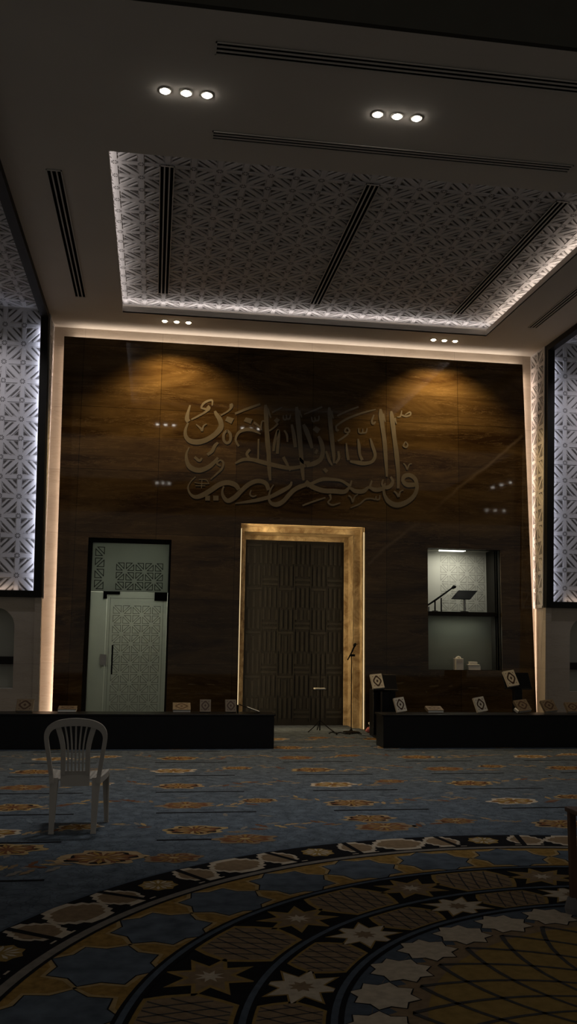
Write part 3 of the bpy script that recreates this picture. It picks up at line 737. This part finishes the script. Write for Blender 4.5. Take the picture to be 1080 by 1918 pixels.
# warm light washing the jambs
for s, en in ((-1, 5.0), (1, 19)):
    area('niche_light', ((NX0 + NX1) / 2 - s * (hw - .09), YM + .10, 1.66), (.03, 3.26), en, (1, .74, .42), (s * .9, .34, 0), spread=2.3)
area('niche_top_light', ((NX0 + NX1) / 2, YM + .06, NZ - .12), (2.0, .03), 2.2, (1, .74, .42), (0, .45, .9), spread=2.2)

# ------------------------------------------------------------------ pulpit opening
pu = thing('pulpit_balcony', 'recessed pulpit opening with pale back wall, stone ledge and glass front', 'pulpit', (0, 0, 0))
YR = 15.10
q = MB(); q.box(PX0 - .6, PX1 - .02, YR, YR + .04, PZ0, PZ1 + .1); bw_ = q.build('back_wall', MT['roomw'], pu)
q = MB(); tri_lines(q, (4.93, YR - .001, 1.97), (1, 0, 0), (0, 0, 1), (0, -1, 0), 5, 6, .165, .08, .05, 0, 1); q.build('etched_pattern', MT['etchp'], bw_)
q = MB(); q.box(PX1 - .02, PX1 + .02, YB + .1, YR + .04, PZ0, PZ1 + .1); q.build('side_wall', MT['trim'], pu)
q = MB(); q.box(PX0 - .6, PX0 - .56, YB + .06, YR, PZ0, PZ1 + .1); part_label(q.build('side_wall', MT['roomw'], pu), 'pale left side wall')
q = MB(); q.box(PX0 - .6, PX1 + .02, YB + .1, YR + .04, PZ1 + .02, PZ1 + .07); cl = q.build('soffit', MT['roomw'], pu)
q = MB(); q.box(4.85, 5.28, YM + .26, YM + .42, PZ1 - .005, PZ1 + .018); part_label(q.build('ceiling_lamp', MT['lamp'], pu), 'glowing rectangular lamp in the soffit')
q = MB(); q.box(PX0 - .5, PX1 - .02, YM + .16, YM + .34, 1.88, 1.95); q.build('ledge', MT['trim'], pu, .006)
q = MB(); q.box(PX0 + .02, PX1 - .10, YM + .22, YM + .235, PZ0 + .002, 1.88); part_label(q.build('front_panel', MT['frostd'], pu), 'grey-green glass front panel below the ledge')
area('pulpit_light', (5.05, YM + .18, PZ1 - .03), (.5, .10), 5.5, (1, .98, .84), (0, 0, -1))
area('pulpit_low_light', (5.05, 14.95, 1.80), (.8, .1), 3.4, (1, 1, .84), (0, -.2, -1))
# lectern desk on the ledge
le = thing('lectern', 'small black slanted lectern desk standing on the pulpit ledge', 'lectern', (5.25, YM + .28, 1.951))
q = MB(); q.tube([(0, 0, .012), (0, 0, .27)], .022, 10); part_label(q.build('post', MT['steel'], le), 'grey metal post')
q = MB(); q.lathe([(.07, 0), (.07, .01), (.03, .014)]); q.build('base', MT['blackm'], le)
q = MB(); T = Matrix.Translation((0, .0, .29)) @ Matrix.Rotation(math.radians(50), 4, 'X') @ Matrix.Shear('XY', 4, (0, 0))
n0 = len(q.v); q.box(-.17, .17, -.10, .10, -.008, .008, 0, T)
for i in range(n0, len(q.v)):
    x, y, z = q.v[i]; q.v[i] = (x + (z - .29) * 1.15, y, z)
q.build('desk', MT['blackm'], le, .003)
mi = thing('gooseneck_microphone', 'black angled boom microphone rising left of the pulpit lectern', 'microphone', (4.78, YM + .25, 1.951))
q = MB(); q.tube([(-.19, 0, .10), (-.04, 0, .20), (.11, 0, .305), (.25, 0, .405)], [.014, .017, .015, .013], 8); q.build('boom', MT['blackm'], mi)
q = MB(); q.tube([(.24, 0, .398), (.28, 0, .425), (.31, 0, .425)], [.018, .030, .022], 10); q.build('microphone_head', MT['blackm'], mi)
q = MB(); q.tube([(-.06, 0, .004), (-.06, 0, .185)], .013, 8); q.lathe([(.05, 0), (.05, .01), (.015, .015)], (-.06, 0, 0)); q.build('stand', MT['blackm'], mi)
q = MB(); q.tube([(.05, 0, 0), (.05, 0, .23)], .012, 8); q.build('clamp_upright', MT['blackm'], mi)
q = MB(); q.tube([(-.17, 0, 0), (-.17, 0, .08)], .009, 8); q.build('cable_guide', MT['blackm'], mi)
q = MB(); q.tube([(-.21, 0, 0), (-.20, 0, .07)], .006, 8); q.build('cable_guide', MT['blackm'], mi)
# tissue boxes on the sill
t = thing('tissue_box', 'upright white tissue box with printed top on the pulpit sill', 'tissue box', (5.06, YM + .08, PZ0 + .002), (0, 0, .15))
q = MB(); q.box(-.07, .07, -.05, .05, 0, .19); q.build('carton', MT['paper'], t, .004)
q = MB(); q.tube([(-.05, 0, .185), (-.02, .01, .20), (.0, 0, .215), (.03, 0, .20), (.05, 0, .19)], [.008, .02, .015, .02, .006], 8); q.build('tissue', MT['paper'], t)
q = MB(); q.box(-.055, .055, -.052, -.05, .12, .165); part_label(q.build('printed_band', MT['ventm'], t), 'greyish printed band')
t = thing('tissue_box', 'low white tissue box lying flat on the pulpit sill, right of the upright one', 'tissue box', (5.33, YM + .08, PZ0 + .002), (0, 0, -.08))
q = MB(); q.box(-.10, .10, -.05, .05, 0, .075); q.build('carton', MT['paper'], t, .004)
q = MB(); q.box(-.115, .085, -.055, .045, .075, .095); q.box(-.085, .05, -.04, .04, .095, .135); q.build('upper_carton', MT['paper'], t, .004)

# ------------------------------------------------------------------ black benches in front
def bench(x0, x1, y0, y1, label):
    t = thing('low_bench', label, 'bench', (x0, y0, 0)); w_ = x1 - x0; dd = y1 - y0
    q = MB(); q.box(.02, w_ - .02, .012, dd, 0.0, .425); q.build('front_panel', MT['black'], t, .004)
    q = MB(); q.box(0, w_, 0, dd + .02, .425, .45); q.build('top_board', MT['black'], t, .004)
    return t
bench(-5.6, 1.67, 12.14, 12.55, 'long low black bench across the left half in front of the glass door')
bench(3.13, 9.9, 12.14, 12.55, 'long low black bench across the right half below the pulpit')

# books
def book(label, loc, rot, w_=.17, h_=.22, dim=False, mark=False, group=None):
    if len(loc) == 3: loc = (loc[0], loc[1], loc[2] + .024 * abs(math.sin(rot[0])) + w_ / 2 * abs(math.sin(rot[1])))
    t = thing('book', label, 'book', loc, rot, group)
    q = MB(); q.box(-w_ / 2 + .004, w_ / 2 - .004, -.016, .016, .004, h_ - .004); q.build('page_block', MT['paper'], t)
    q = MB(); q.box(-w_ / 2, w_ / 2, -.021, -.016, 0, h_); q.box(-w_ / 2, w_ / 2, .016, .021, 0, h_); q.box(-w_ / 2, -w_ / 2 + .004, -.021, .021, 0, h_)
    q.build('cover', MT['coverd'] if dim else MT['cover'], t)
    q = MB(); cz = h_ / 2; A = [2 * PI * i / 24 for i in range(25)]; rx, rz = w_ * .34, h_ * .36
    def pt(a, k):
        m_ = 1 + .10 * math.cos(4 * a); return (rx * k * m_ * math.cos(a), -.0225, cz + rz * k * m_ * math.sin(a))
    q.strip([pt(a, 1) for a in A], [pt(a, .66) for a in A])
    for k in range(4):
        a = PI / 4 + k * PI / 2; x, z = math.cos(a) * w_ * .44, cz + math.sin(a) * h_ * .46
        q.box(x - .006, x + .006, -.0226, -.0222, z - .006, z + .006)
    q.poly([(rx * .30 * math.cos(a), -.0226, cz + rz * .34 * math.sin(a)) for a in (0, PI / 2, PI, 3 * PI / 2)])
    q.build('cover_ornament', MT['ring'], t)
    if mark:
        q = MB(); q.box(-w_ / 2 - .03, -w_ / 2 - .004, -.02, .02, .0, .07, 0, Matrix.Translation((0, 0, .062)) @ Matrix.Rotation(-.5, 4, 'Y')); part_label(q.build('loose_pages', MT['paper'], t), 'bright white loose page edge')
    return t
ZB = .4515
def on_bench(u, Y=12.35):
    p = at(u, 1335, Y); return (p.x, Y, ZB)
R_ = math.radians
book('dark book leaning up on the left bench, farthest left', on_bench(45), (R_(-32), 0, R_(-4)), .22, .17, True)
book('dark book lying almost flat on the left bench, right of the beige strip', on_bench(125), (R_(-80), 0, 0), .24, .18, True)
book('pale book lying tilted low at the foot of the glass door corner', on_bench(340), (R_(-66), 0, 0), .24, .20, True)
book('book with round ornament propped upright, middle of the three near the bench end', on_bench(384), (R_(-22), 0, R_(-2)), .15, .17, True)
book('propped book with faint ornament, nearest the left niche jamb', on_bench(432), (R_(-22), 0, R_(2)), .15, .17, True)
op = thing('book_rest', 'thin slanted book rest with a pale page at the inner end of the left bench', 'book rest', (1.30, 12.36, ZB))
q = MB(); T = Matrix.Rotation(R_(20), 4, 'Y'); q.box(-.14, .16, -.06, .10, .065, .073, 0, T); q.build('board', MT['blackm'], op)
q = MB(); q.box(-.02, .15, -.058, .06, .074, .080, 0, T); part_label(q.build('page', MT['paper'], op), 'pale page')
q = MB(); q.box(-.13, -.115, -.05, .05, 0, .105); q.build('foot', MT['blackm'], op)
book('ivory book with dark oval ornament leaning at the inner end of the right bench', on_bench(752), (R_(-20), R_(-8), R_(8)), .15, .20)
book('flat dim book on the right bench below the gap in front of the pulpit', on_bench(816), (R_(-74), 0, 0), .23, .17, True)
book('ivory book leaning back on the right bench under the pulpit sill', on_bench(903), (R_(-22), R_(-9), R_(8)), .16, .21)
book('dark book with a bright white page edge, on the right bench', on_bench(983), (R_(-45), R_(-6), R_(5)), .20, .20, True, True)
book('dark book on the right bench in front of the lit beige strip', on_bench(1032), (R_(-40), R_(-6), R_(4)), .20, .19, True)
book('dark book at the far right end of the visible bench', on_bench(1075), (R_(-45), 0, 0), .20, .17, True)

# tall book stands behind the right bench
def stand(label, x, y, ztop, w_=.30):
    t = thing('book_stand', label, 'book stand', (x, y, 0))
    q = MB(); q.box(-.15, .15, -.13, .13, 0, .03); q.build('base', MT['black'], t, .004)
    q = MB(); q.box(-.05, .07, -.05, .05, .03, ztop - .08); q.build('pillar', MT['black'], t, .004)
    q = MB(); T = Matrix.Translation((0, -.02, ztop)) @ Matrix.Rotation(R_(62), 4, 'X')
    q.box(-w_ / 2, w_ / 2, -.13, .13, -.02, .0, 0, T); q.box(-w_ / 2, w_ / 2, -.14, -.125, -.02, .03, 0, T); q.build('slanted_desk', MT['black'], t, .003)
    return t
stand('tall black book stand beside the prayer niche, left of the pulpit', 3.50, 13.45, .82, .38)
t = stand('tall black book stand directly under the right end of the pulpit', 5.46, 13.10, .88, .42)
q = MB(); q.box(3.37, 3.72, 13.60, 13.86, 0, .70)
o = q.build('storage_box', MT['black'], None, .006); tag(o, 'plain black box cabinet behind the book stand by the niche', 'cabinet')
def on_stand(b, sx, sy, ztop, dx, roll, w_):
    T = Matrix.Translation((sx, sy, 0)) @ Matrix.Translation((0, -.02, ztop)) @ Matrix.Rotation(R_(62), 4, 'X')
    b.matrix_world = T @ Matrix.Translation((dx, -.120 + w_ / 2 * math.sin(roll), .0235)) @ Matrix.Rotation(roll, 4, 'Z') @ Matrix.Rotation(-PI / 2, 4, 'X')
on_stand(book('ivory book with dark oval ornament on the tall stand beside the niche', (0, 0, 0), (0, 0, 0), .18, .23), 3.50, 13.45, .82, -.11, R_(6), .18)
on_stand(book('ivory book with dark diamond ornament on the tall stand under the pulpit', (0, 0, 0), (0, 0, 0), .18, .25), 5.46, 13.10, .88, -.08, R_(10), .18)
# microphone stand and music stand in the niche
ms = thing('microphone_stand', 'thin black microphone stand with slanted microphone against the lit right jamb', 'microphone stand', (3.17, 14.25, 0))
q = MB(); q.tube([(0, 0, .02), (0, 0, 1.22)], .008, 8); q.build('pole', MT['blackm'], ms)
q = MB(); q.lathe([(.13, 0), (.13, .012), (.03, .025), (.012, .05)]); q.build('base', MT['blackm'], ms)
q = MB(); q.tube([(-.065, 0, 1.13), (0, 0, 1.25), (.055, 0, 1.37)], [.010, .012, .014], 8); q.build('boom', MT['blackm'], ms)
q = MB(); q.tube([(.04, 0, 1.345), (.055, 0, 1.375), (.066, 0, 1.40)], [.019, .024, .014], 10); q.tube([(.055, 0, 1.385), (.10, 0, 1.385)], .005, 6); q.build('microphone_head', MT['blackm'], ms)
q = MB(); q.box(-.02, .055, -.02, .02, 1.19, 1.225); q.build('clamp', MT['blackm'], ms)
ls = thing('music_stand', 'dark folding stand with a white sheet edge inside the prayer niche', 'stand', (2.68, 14.34, 0))
q = MB(); q.tube([(0, 0, .02), (0, 0, 1.15)], .010, 8); q.build('pole', MT['blackm'], ls)
q = MB()
for k in range(3):
    a = R_(90 + 120 * k); q.tube([(0, 0, .18), (.14 * math.cos(a), .14 * math.sin(a), .07), (.24 * math.cos(a), .24 * math.sin(a), .008)], .008, 6)
q.build('tripod_foot', MT['blackm'], ls)
q = MB(); q.box(-.13, .10, -.10, .08, .655, .665); q.build('tray', MT['blackm'], ls)
q = MB(); q.box(-.10, .07, -.11, .04, .667, .685); part_label(q.build('paper_sheet', MT['paper'], ls), 'white paper sheets')
# small objects and cable on the floor
t = thing('pink_packet', 'small pink packet with a white tissue on the floor beside the niche', 'packet', (3.44, 14.12, .003))
q = MB(); q.tube([(-.07, 0, .03), (-.03, 0, .045), (.03, 0, .05), (.08, 0, .03)], [.012, .045, .048, .02], 10, flat=.8); q.build('packet_body', MT['pink'], t, smooth=True)
q = MB(); q.tube([(.0, 0, .08), (.01, 0, .11), (.0, 0, .15), (.02, 0, .175)], [.02, .012, .028, .01], 8); q.build('tissue', MT['paper'], t, smooth=True)
cb = MB(); pts = []
for i in range(46):
    s = i / 45; pts.append((2.76 + .52 * s + .05 * math.sin(s * 17), 13.93 + .09 * math.sin(s * 23) + .05 * math.cos(s * 9), .012 + .012 * abs(math.sin(s * 31))))
cb.tube(pts, .009, 6); tag(cb.build('microphone_cable', MT['blackm']), 'tangled black cable on the carpet at the foot of the lit jamb', 'cable')

# ------------------------------------------------------------------ plastic chair
ch = thing('plastic_chair', 'white plastic stacking chair with slatted back, seen from behind', 'chair', (-.535, 7.09, 0), (0, 0, R_(-2)))
def sweepflat(pts, half, thick, name, parent, mirror=False):
    """band: pts = (x, y, z, halfwidth along x)"""
    q = MB(); n = len(pts); L0 = []; 
    for x, y, z, hw_ in pts:
        L0.append([(x - hw_, y - thick / 2, z), (x + hw_, y - thick / 2, z), (x + hw_, y + thick / 2, z), (x - hw_, y + thick / 2, z)])
    for i in range(n - 1):
        for k in range(4): q.poly((L0[i][k], L0[i][(k + 1) % 4], L0[i + 1][(k + 1) % 4], L0[i + 1][k]))
    q.poly(L0[0][::-1]); q.poly(L0[-1])
    return q.build(name, MT['plastic'], parent)
def yb(z): return -.02 - .10 * max(0, (z - .42)) / .42      # recline of the back
# hoop
hp = []
outer = [(.185, .36), (.19, .42), (.20, .48), (.208, .54), (.217, .60), (.226, .66), (.230, .71), (.222, .755), (.195, .795), (.15, .822), (.09, .838), (0, .845)]
oo = []
for i in range(len(outer) - 1):
    q4 = [outer[max(i - 1, 0)], outer[i], outer[i + 1], outer[i + 2] if i + 2 < len(outer) else (-outer[i][0], outer[i][1])]
    for k in range(3): oo.append(cat(*q4, k / 3))
outer = oo + [outer[-1]]
path = [(-x, z) for x, z in outer] + [(x, z) for x, z in outer[-2::-1]]
inn = []
for i, (x, z) in enumerate(path):
    a = path[max(i - 1, 0)]; b = path[min(i + 1, len(path) - 1)]; t = Vector((b[0] - a[0], b[1] - a[1])).normalized(); nrm = Vector((t.y, -t.x))
    wd = .030 + .026 * max(0, (z - .70) / .145)
    inn.append((x + nrm.x * wd, z + nrm.y * wd))
q = MB(); th = .018
OF = [(x, yb(z) - th, z) for x, z in path]; IF = [(x, yb(z) - th, z) for x, z in inn]; OB = [(x, yb(z) + th, z) for x, z in path]; IB = [(x, yb(z) + th, z) for x, z in inn]
q.strip(OF, IF); q.strip(IB, OB); q.strip(OB, OF); q.strip(IF, IB); q.poly((OF[0], IF[0], IB[0], OB[0])); q.poly((OF[-1], OB[-1], IB[-1], IF[-1]))
q.build('back_hoop', MT['plastic'], ch, .005)
def xs_at(k, z):                     # fan of slats: k in -1..1
    w_ = .090 + .048 * max(0, (z - .60) / .2) ** 1.5; return k * w_
for k, hw_ in ((-1, .017), (1, .017)):
    sweepflat([(xs_at(k, z) * (1.0), yb(z), z, hw_ * (1 + .25 * max(0, (z - .6) / .2))) for z in (.42, .48, .54, .60, .65, .70, .75, .795)], 0, .016, 'side_slat', ch)
for k in (-.60, -.30, 0, .30, .60):
    sweepflat([(xs_at(k, z), yb(z), z, .0058) for z in (.44, .50, .56, .60, .65, .70, .75, .80, .815)], 0, .012, 'back_slat', ch)
sweepflat([(0, yb(z) + .005, z, w_) for z, w_ in ((.34, .105), (.38, .107), (.42, .107), (.452, .105))], 0, .012, 'back_apron', ch)
# seat: dished grid
q = MB(); nu_, nv_ = 12, 10; G = []
for j in range(nv_ + 1):
    v = j / nv_; y = -.02 + .42 * v; w_ = .185 + .035 * math.sin(v * PI * .6)
    G.append([(w_ * (2 * i / nu_ - 1), y, .405 + .012 * v - .018 * math.cos((2 * i / nu_ - 1) * PI / 2) - (.03 * max(0, (v - .85) / .15) ** 2)) for i in range(nu_ + 1)])
for j in range(nv_):
    for i in range(nu_): q.poly((G[j][i], G[j][i + 1], G[j + 1][i + 1], G[j + 1][i]))
s_ = q.build('seat', MT['plastic'], ch, smooth=True)
sm = s_.modifiers.new('thick', 'SOLIDIFY'); sm.thickness = .012; sm.offset = -1
for s in (-1, 1):
    q = MB()
    L = [(s * .187, -.02 + .42 * v / 8, .40) for v in range(9)]; L = [(s * (.187 + .035 * math.sin(v / 8 * PI * .6)), -.02 + .42 * v / 8, .402 + .012 * v / 8) for v in range(9)]
    Lb = [(x, y, z - .045) for x, y, z in L]; q.strip(L, Lb); q.strip([(x - s * .008, y, z) for x, y, z in Lb], [(x - s * .008, y, z) for x, y, z in L]); q.strip(Lb, [(x - s * .008, y, z) for x, y, z in Lb])
    q.build('seat_skirt', MT['plastic'], ch)
def leg(x0, y0, x1, y1, ztop, a, b):
    """L section leg, tapering: a top width, b foot width"""
    q = MB()
    def sec(x, y, z, w_):
        s = 1 if x > 0 else -1; t = .010
        return [(x - s * w_ / 2, y - t / 2, z), (x + s * w_ / 2, y - t / 2, z), (x + s * w_ / 2, y + (w_ * .7 if y1 < .1 else -w_ * .7), z), (x + s * (w_ / 2 - t), y + (w_ * .7 if y1 < .1 else -w_ * .7), z), (x + s * (w_ / 2 - t), y + t / 2, z), (x - s * w_ / 2, y + t / 2, z)]
    A = sec(x1, y1, 0.0, b); B = sec((x0 + x1) / 2, (y0 + y1) / 2, ztop / 2, (a + b) / 2 * .95); D = sec(x0, y0, ztop, a)
    for U, V in ((A, B), (B, D)):
        for k in range(6): q.poly((U[k], U[(k + 1) % 6], V[(k + 1) % 6], V[k]))
    q.poly(A[::-1]); q.poly(D)
    o = q.build('leg', MT['plastic'], ch)
    q = MB(); q.box(x1 - b / 2 - .002, x1 + b / 2 + .002, y1 - .012, y1 + .014, 0, .010); q.build('foot', MT['plastic'], ch)
leg(-.155, -.015, -.155, -.03, .40, .062, .036); leg(.155, -.015, .150, -.03, .40, .062, .036)
leg(-.195, .37, -.205, .40, .39, .06, .034); leg(.195, .37, .212, .39, .39, .06, .034)

# ------------------------------------------------------------------ wooden stand at the right edge
st = thing('wooden_side_table', 'dark brown wooden table whose left leg stands at the right edge of the carpet medallion', 'table', (2.305, 4.42, 0))
for x in (0.0, .5):
    for y in (0, .4):
        q = MB(); q.box(x - .012, x + .025, y - .018, y + .018, .05, .53); l_ = q.build('leg', MT['brownwood'], st, .003)
        q = MB(); q.lathe([(.036, 0), (.040, .03), (.032, .06), (.022, .085)], (x - .005, y, 0), 14)
        part_label(q.build('foot', mat('grey_rubber', (.16, .15, .145), .6), l_), 'grey rubber foot')
q = MB(); q.box(-.02, .55, -.03, .43, .53, .555); q.build('table_top', MT['brownwood'], st, .004)

# ------------------------------------------------------------------ ceiling slot vents
def vent(x0, x1, y0, y1, z, label, along):
    t = thing('ceiling_vent', label, 'air vent', (x0, y0, z)); a, b = x1 - x0, y1 - y0
    q = MB(); q.box(0, a, 0, b, -.003, 0); q.build('slot_backing', MT['slot'], t)
    q = MB(); w_ = .012; zz = -.012
    q.box(0, a, 0, w_, zz, -.003); q.box(0, a, b - w_, b, zz, -.003); q.box(0, w_, 0, b, zz, -.003); q.box(a - w_, a, 0, b, zz, -.003); q.build('frame', MT['ventm'], t)
    for k in (1, 2):
        q = MB()
        if along == 'x': c_ = b * k / 3; q.box(w_, a - w_, c_ - .008, c_ + .008, zz, -.003)
        else: c_ = a * k / 3; q.box(c_ - .008, c_ + .008, w_, b - w_, zz, -.003)
        q.build('slat', MT['ventm'], t)
z0 = ZC - .0
vent(.36, 4.9, 7.03, 7.20, z0, 'long slot vent across the ceiling, nearest the dark opening', 'x')
vent(.42, 4.27, 8.40, 8.55, z0, 'long slot vent across the ceiling just in front of the lattice recess', 'x')
vent(-1.33, -1.16, 9.46, 13.2, z0, 'narrow slot vent on the plain ceiling left of the lattice recess', 'y')
vent(5.83, 5.98, 9.46, 13.2, z0, 'narrow slot vent on the plain ceiling right of the lattice recess', 'y')
zl = ZC + .235 - .020
for x, n_ in ((-.02, 'left slot vent crossing the lattice ceiling panel'), (2.36, 'middle slot vent crossing the lattice ceiling panel'), (4.70, 'right slot vent crossing the lattice ceiling panel')):
    vent(x - .085, x + .085, 9.55, 13.38, zl, n_, 'y')

# ------------------------------------------------------------------ downlights
def downlight(lens):
    t = thing('downlight', 'x', 'downlight')
    q = MB(); q.lathe([(.062, 0), (.062, -.006), (.05, -.008), (.045, -.003), (.045, 0)]); q.build('trim_ring', MT['ceil'], t, smooth=True)
    q = MB(); q.lathe([(.036, 0), (.036, -.012), (.030, -.020), (.001, -.024)]); q.build('lens', MT[lens], t, smooth=True)
    return t
dA, dB = downlight('lens'), downlight('lensb'); first = {id(dA): True, id(dB): True}
def put(src, x, y, label, group, e, col, size, blend=.6, tilt=(0, 0), rad=.03):
    if first[id(src)]: o = src; o.location = (x, y, ZC); o['label'] = label; o['group'] = group; first[id(src)] = False
    else: o = dup(src, (x, y, ZC), None, label, group)
    l = bpy.data.lights.new('downlight_beam', 'SPOT'); l.energy = e; l.color = col; l.spot_size = size; l.spot_blend = blend; l.shadow_soft_size = rad
    b = bpy.data.objects.new('downlight_beam', l); C.objects.link(b); b.location = (x, y - (.10 if lens_wall(src) else 0), ZC - .03); b.rotation_euler = (tilt[0], tilt[1], 0)
WH = (1, .93, .82)
def lens_wall(q): return q is dB
for i, w_ in enumerate(('left', 'middle', 'right')):
    put(dA, -.06 + .195 * i, 7.81, w_ + ' downlight of the bright trio at upper left of the ceiling', 'upper left downlights', 72, (1, .96, .90), R_(78), .8, (R_(16), 0))
    put(dA, 1.98 + .195 * i, 7.84, w_ + ' downlight of the bright trio right of centre on the ceiling', 'upper centre downlights', 72, (1, .96, .90), R_(78), .8, (R_(16), 0))
    put(dB, .02 + .19 * i, 14.00, w_ + ' downlight of the small trio above the left gold scallop on the marble', 'wall washing downlights', 92, (1, .67, .28), R_(110), .6, (R_(4), 0))
    put(dB, 4.52 + .19 * i, 14.06, w_ + ' downlight of the small trio above the right gold scallop on the marble', 'wall washing downlights', 92, (1, .68, .29), R_(110), .6, (R_(4), 0))

for i, w_ in enumerate(('left', 'middle', 'right')):
    put(dA, -.03 + .2 * i, -.45, w_ + ' downlight of a trio mirrored in the marble below the inscription', 'hall downlights', 3, WH, R_(80))
    put(dA, 12.6 + .35 * i, -3.8, w_ + ' downlight of a far trio mirrored at the right edge of the marble', 'hall downlights', 3, WH, R_(80))
    put(dA, 10.9 + .1 * i, 1.2 + .5 * i, w_ + ' downlight of a slanted trio mirrored at the right edge of the marble', 'hall downlights', 3, WH, R_(80))
# ------------------------------------------------------------------ cove lighting and added fill
W1 = (1, .93, .90); PE = (1, .80, .62)
zt = ZC + .098
area('tray_cove_far', ((TX0 + TX1) / 2, TY1 + .10, zt), (TX1 - TX0 + .2, .03), 7, W1, (0, -.45, 1))
area('tray_cove_near', ((TX0 + TX1) / 2, TY0 - .10, zt), (TX1 - TX0 + .2, .03), 1.5, W1, (0, .9, 1))
area('tray_cove_left', (TX0 - .09, (TY0 + TY1) / 2, zt), (.03, TY1 - TY0), 4.5, W1, (.5, 0, 1))
area('tray_cove_right', (TX1 + .09, (TY0 + TY1) / 2, zt), (.03, TY1 - TY0), 6, (1, .86, .74), (-.45, 0, 1))
# behind the marble slab
area('marble_cove_top', (2.4, YM + .10, 6.27), (7.7, .05), 14, (1, .84, .70), (0, .25, 1))
area('marble_cove_left', (-1.47, YM + .10, 3.1), (.05, 6.1), 16.0, (1, .78, .62), (-1, .35, 0))
area('marble_cove_right', (6.26, YM + .10, 3.1), (.05, 6.1), 16.0, (1, .78, .62), (1, .35, 0))
# side bays
BL = (.74, .80, 1)
for s, xi in ((-1, XL), (1, XR)):
    e_ = area('bay_edge_light', (xi + s * .10 + LEAN[s] * 2.3, YW + .01, 4.2), (.04, 4.2), 7, BL, (s, .25, 0))
    e_.rotation_euler = (Matrix.Rotation(-LEAN[s], 3, 'Y') @ e_.rotation_euler.to_matrix()).to_euler()
    area('bay_bottom_light', (xi + s * 2.25, YW - .0, 2.13), (4.0, .04), 1.6, (1, .78, .62), (0, .3, 1))
    area('bay_ceiling_light', (xi + s * .16, 10.3, ZC + .06), (.04, 7.2), 2.0, (1, .92, .88), (s, 0, .22))
    for k in range(3):  # added spots to brighten the lattice walls, no fittings modelled
        l = bpy.data.lights.new('bay_fill_spot', 'SPOT'); l.energy = 80; l.color = (.95, .92, 1); l.spot_size = R_(80); l.spot_blend = 1; l.shadow_soft_size = .04
        b = bpy.data.objects.new('bay_fill_spot', l); C.objects.link(b); b.location = (xi + s * (.9 + 1.1 * k), 12.5, ZC - .05); b.rotation_euler = (R_(42), 0, 0)
# added dim fill and ambient, standing in for lamps of the hall behind
area('hall_fill_light', (2.4, 3.0, 9.4), (9, 6), 44, (1, .93, .84), (0, .35, -1))
wd = bpy.data.worlds.new('world'); bpy.context.scene.world = wd; wd.use_nodes = True
wd.node_tree.nodes['Background'].inputs['Color'].default_value = (.125, .12, .108, 1)
sc = bpy.context.scene
sc.view_settings.view_transform = 'Standard'; sc.view_settings.look = 'None'
sc.view_settings.exposure = 0; sc.view_settings.gamma = 1
sc.cycles.use_denoising = True
sc.cycles.max_bounces = 6; sc.cycles.sample_clamp_indirect = 4
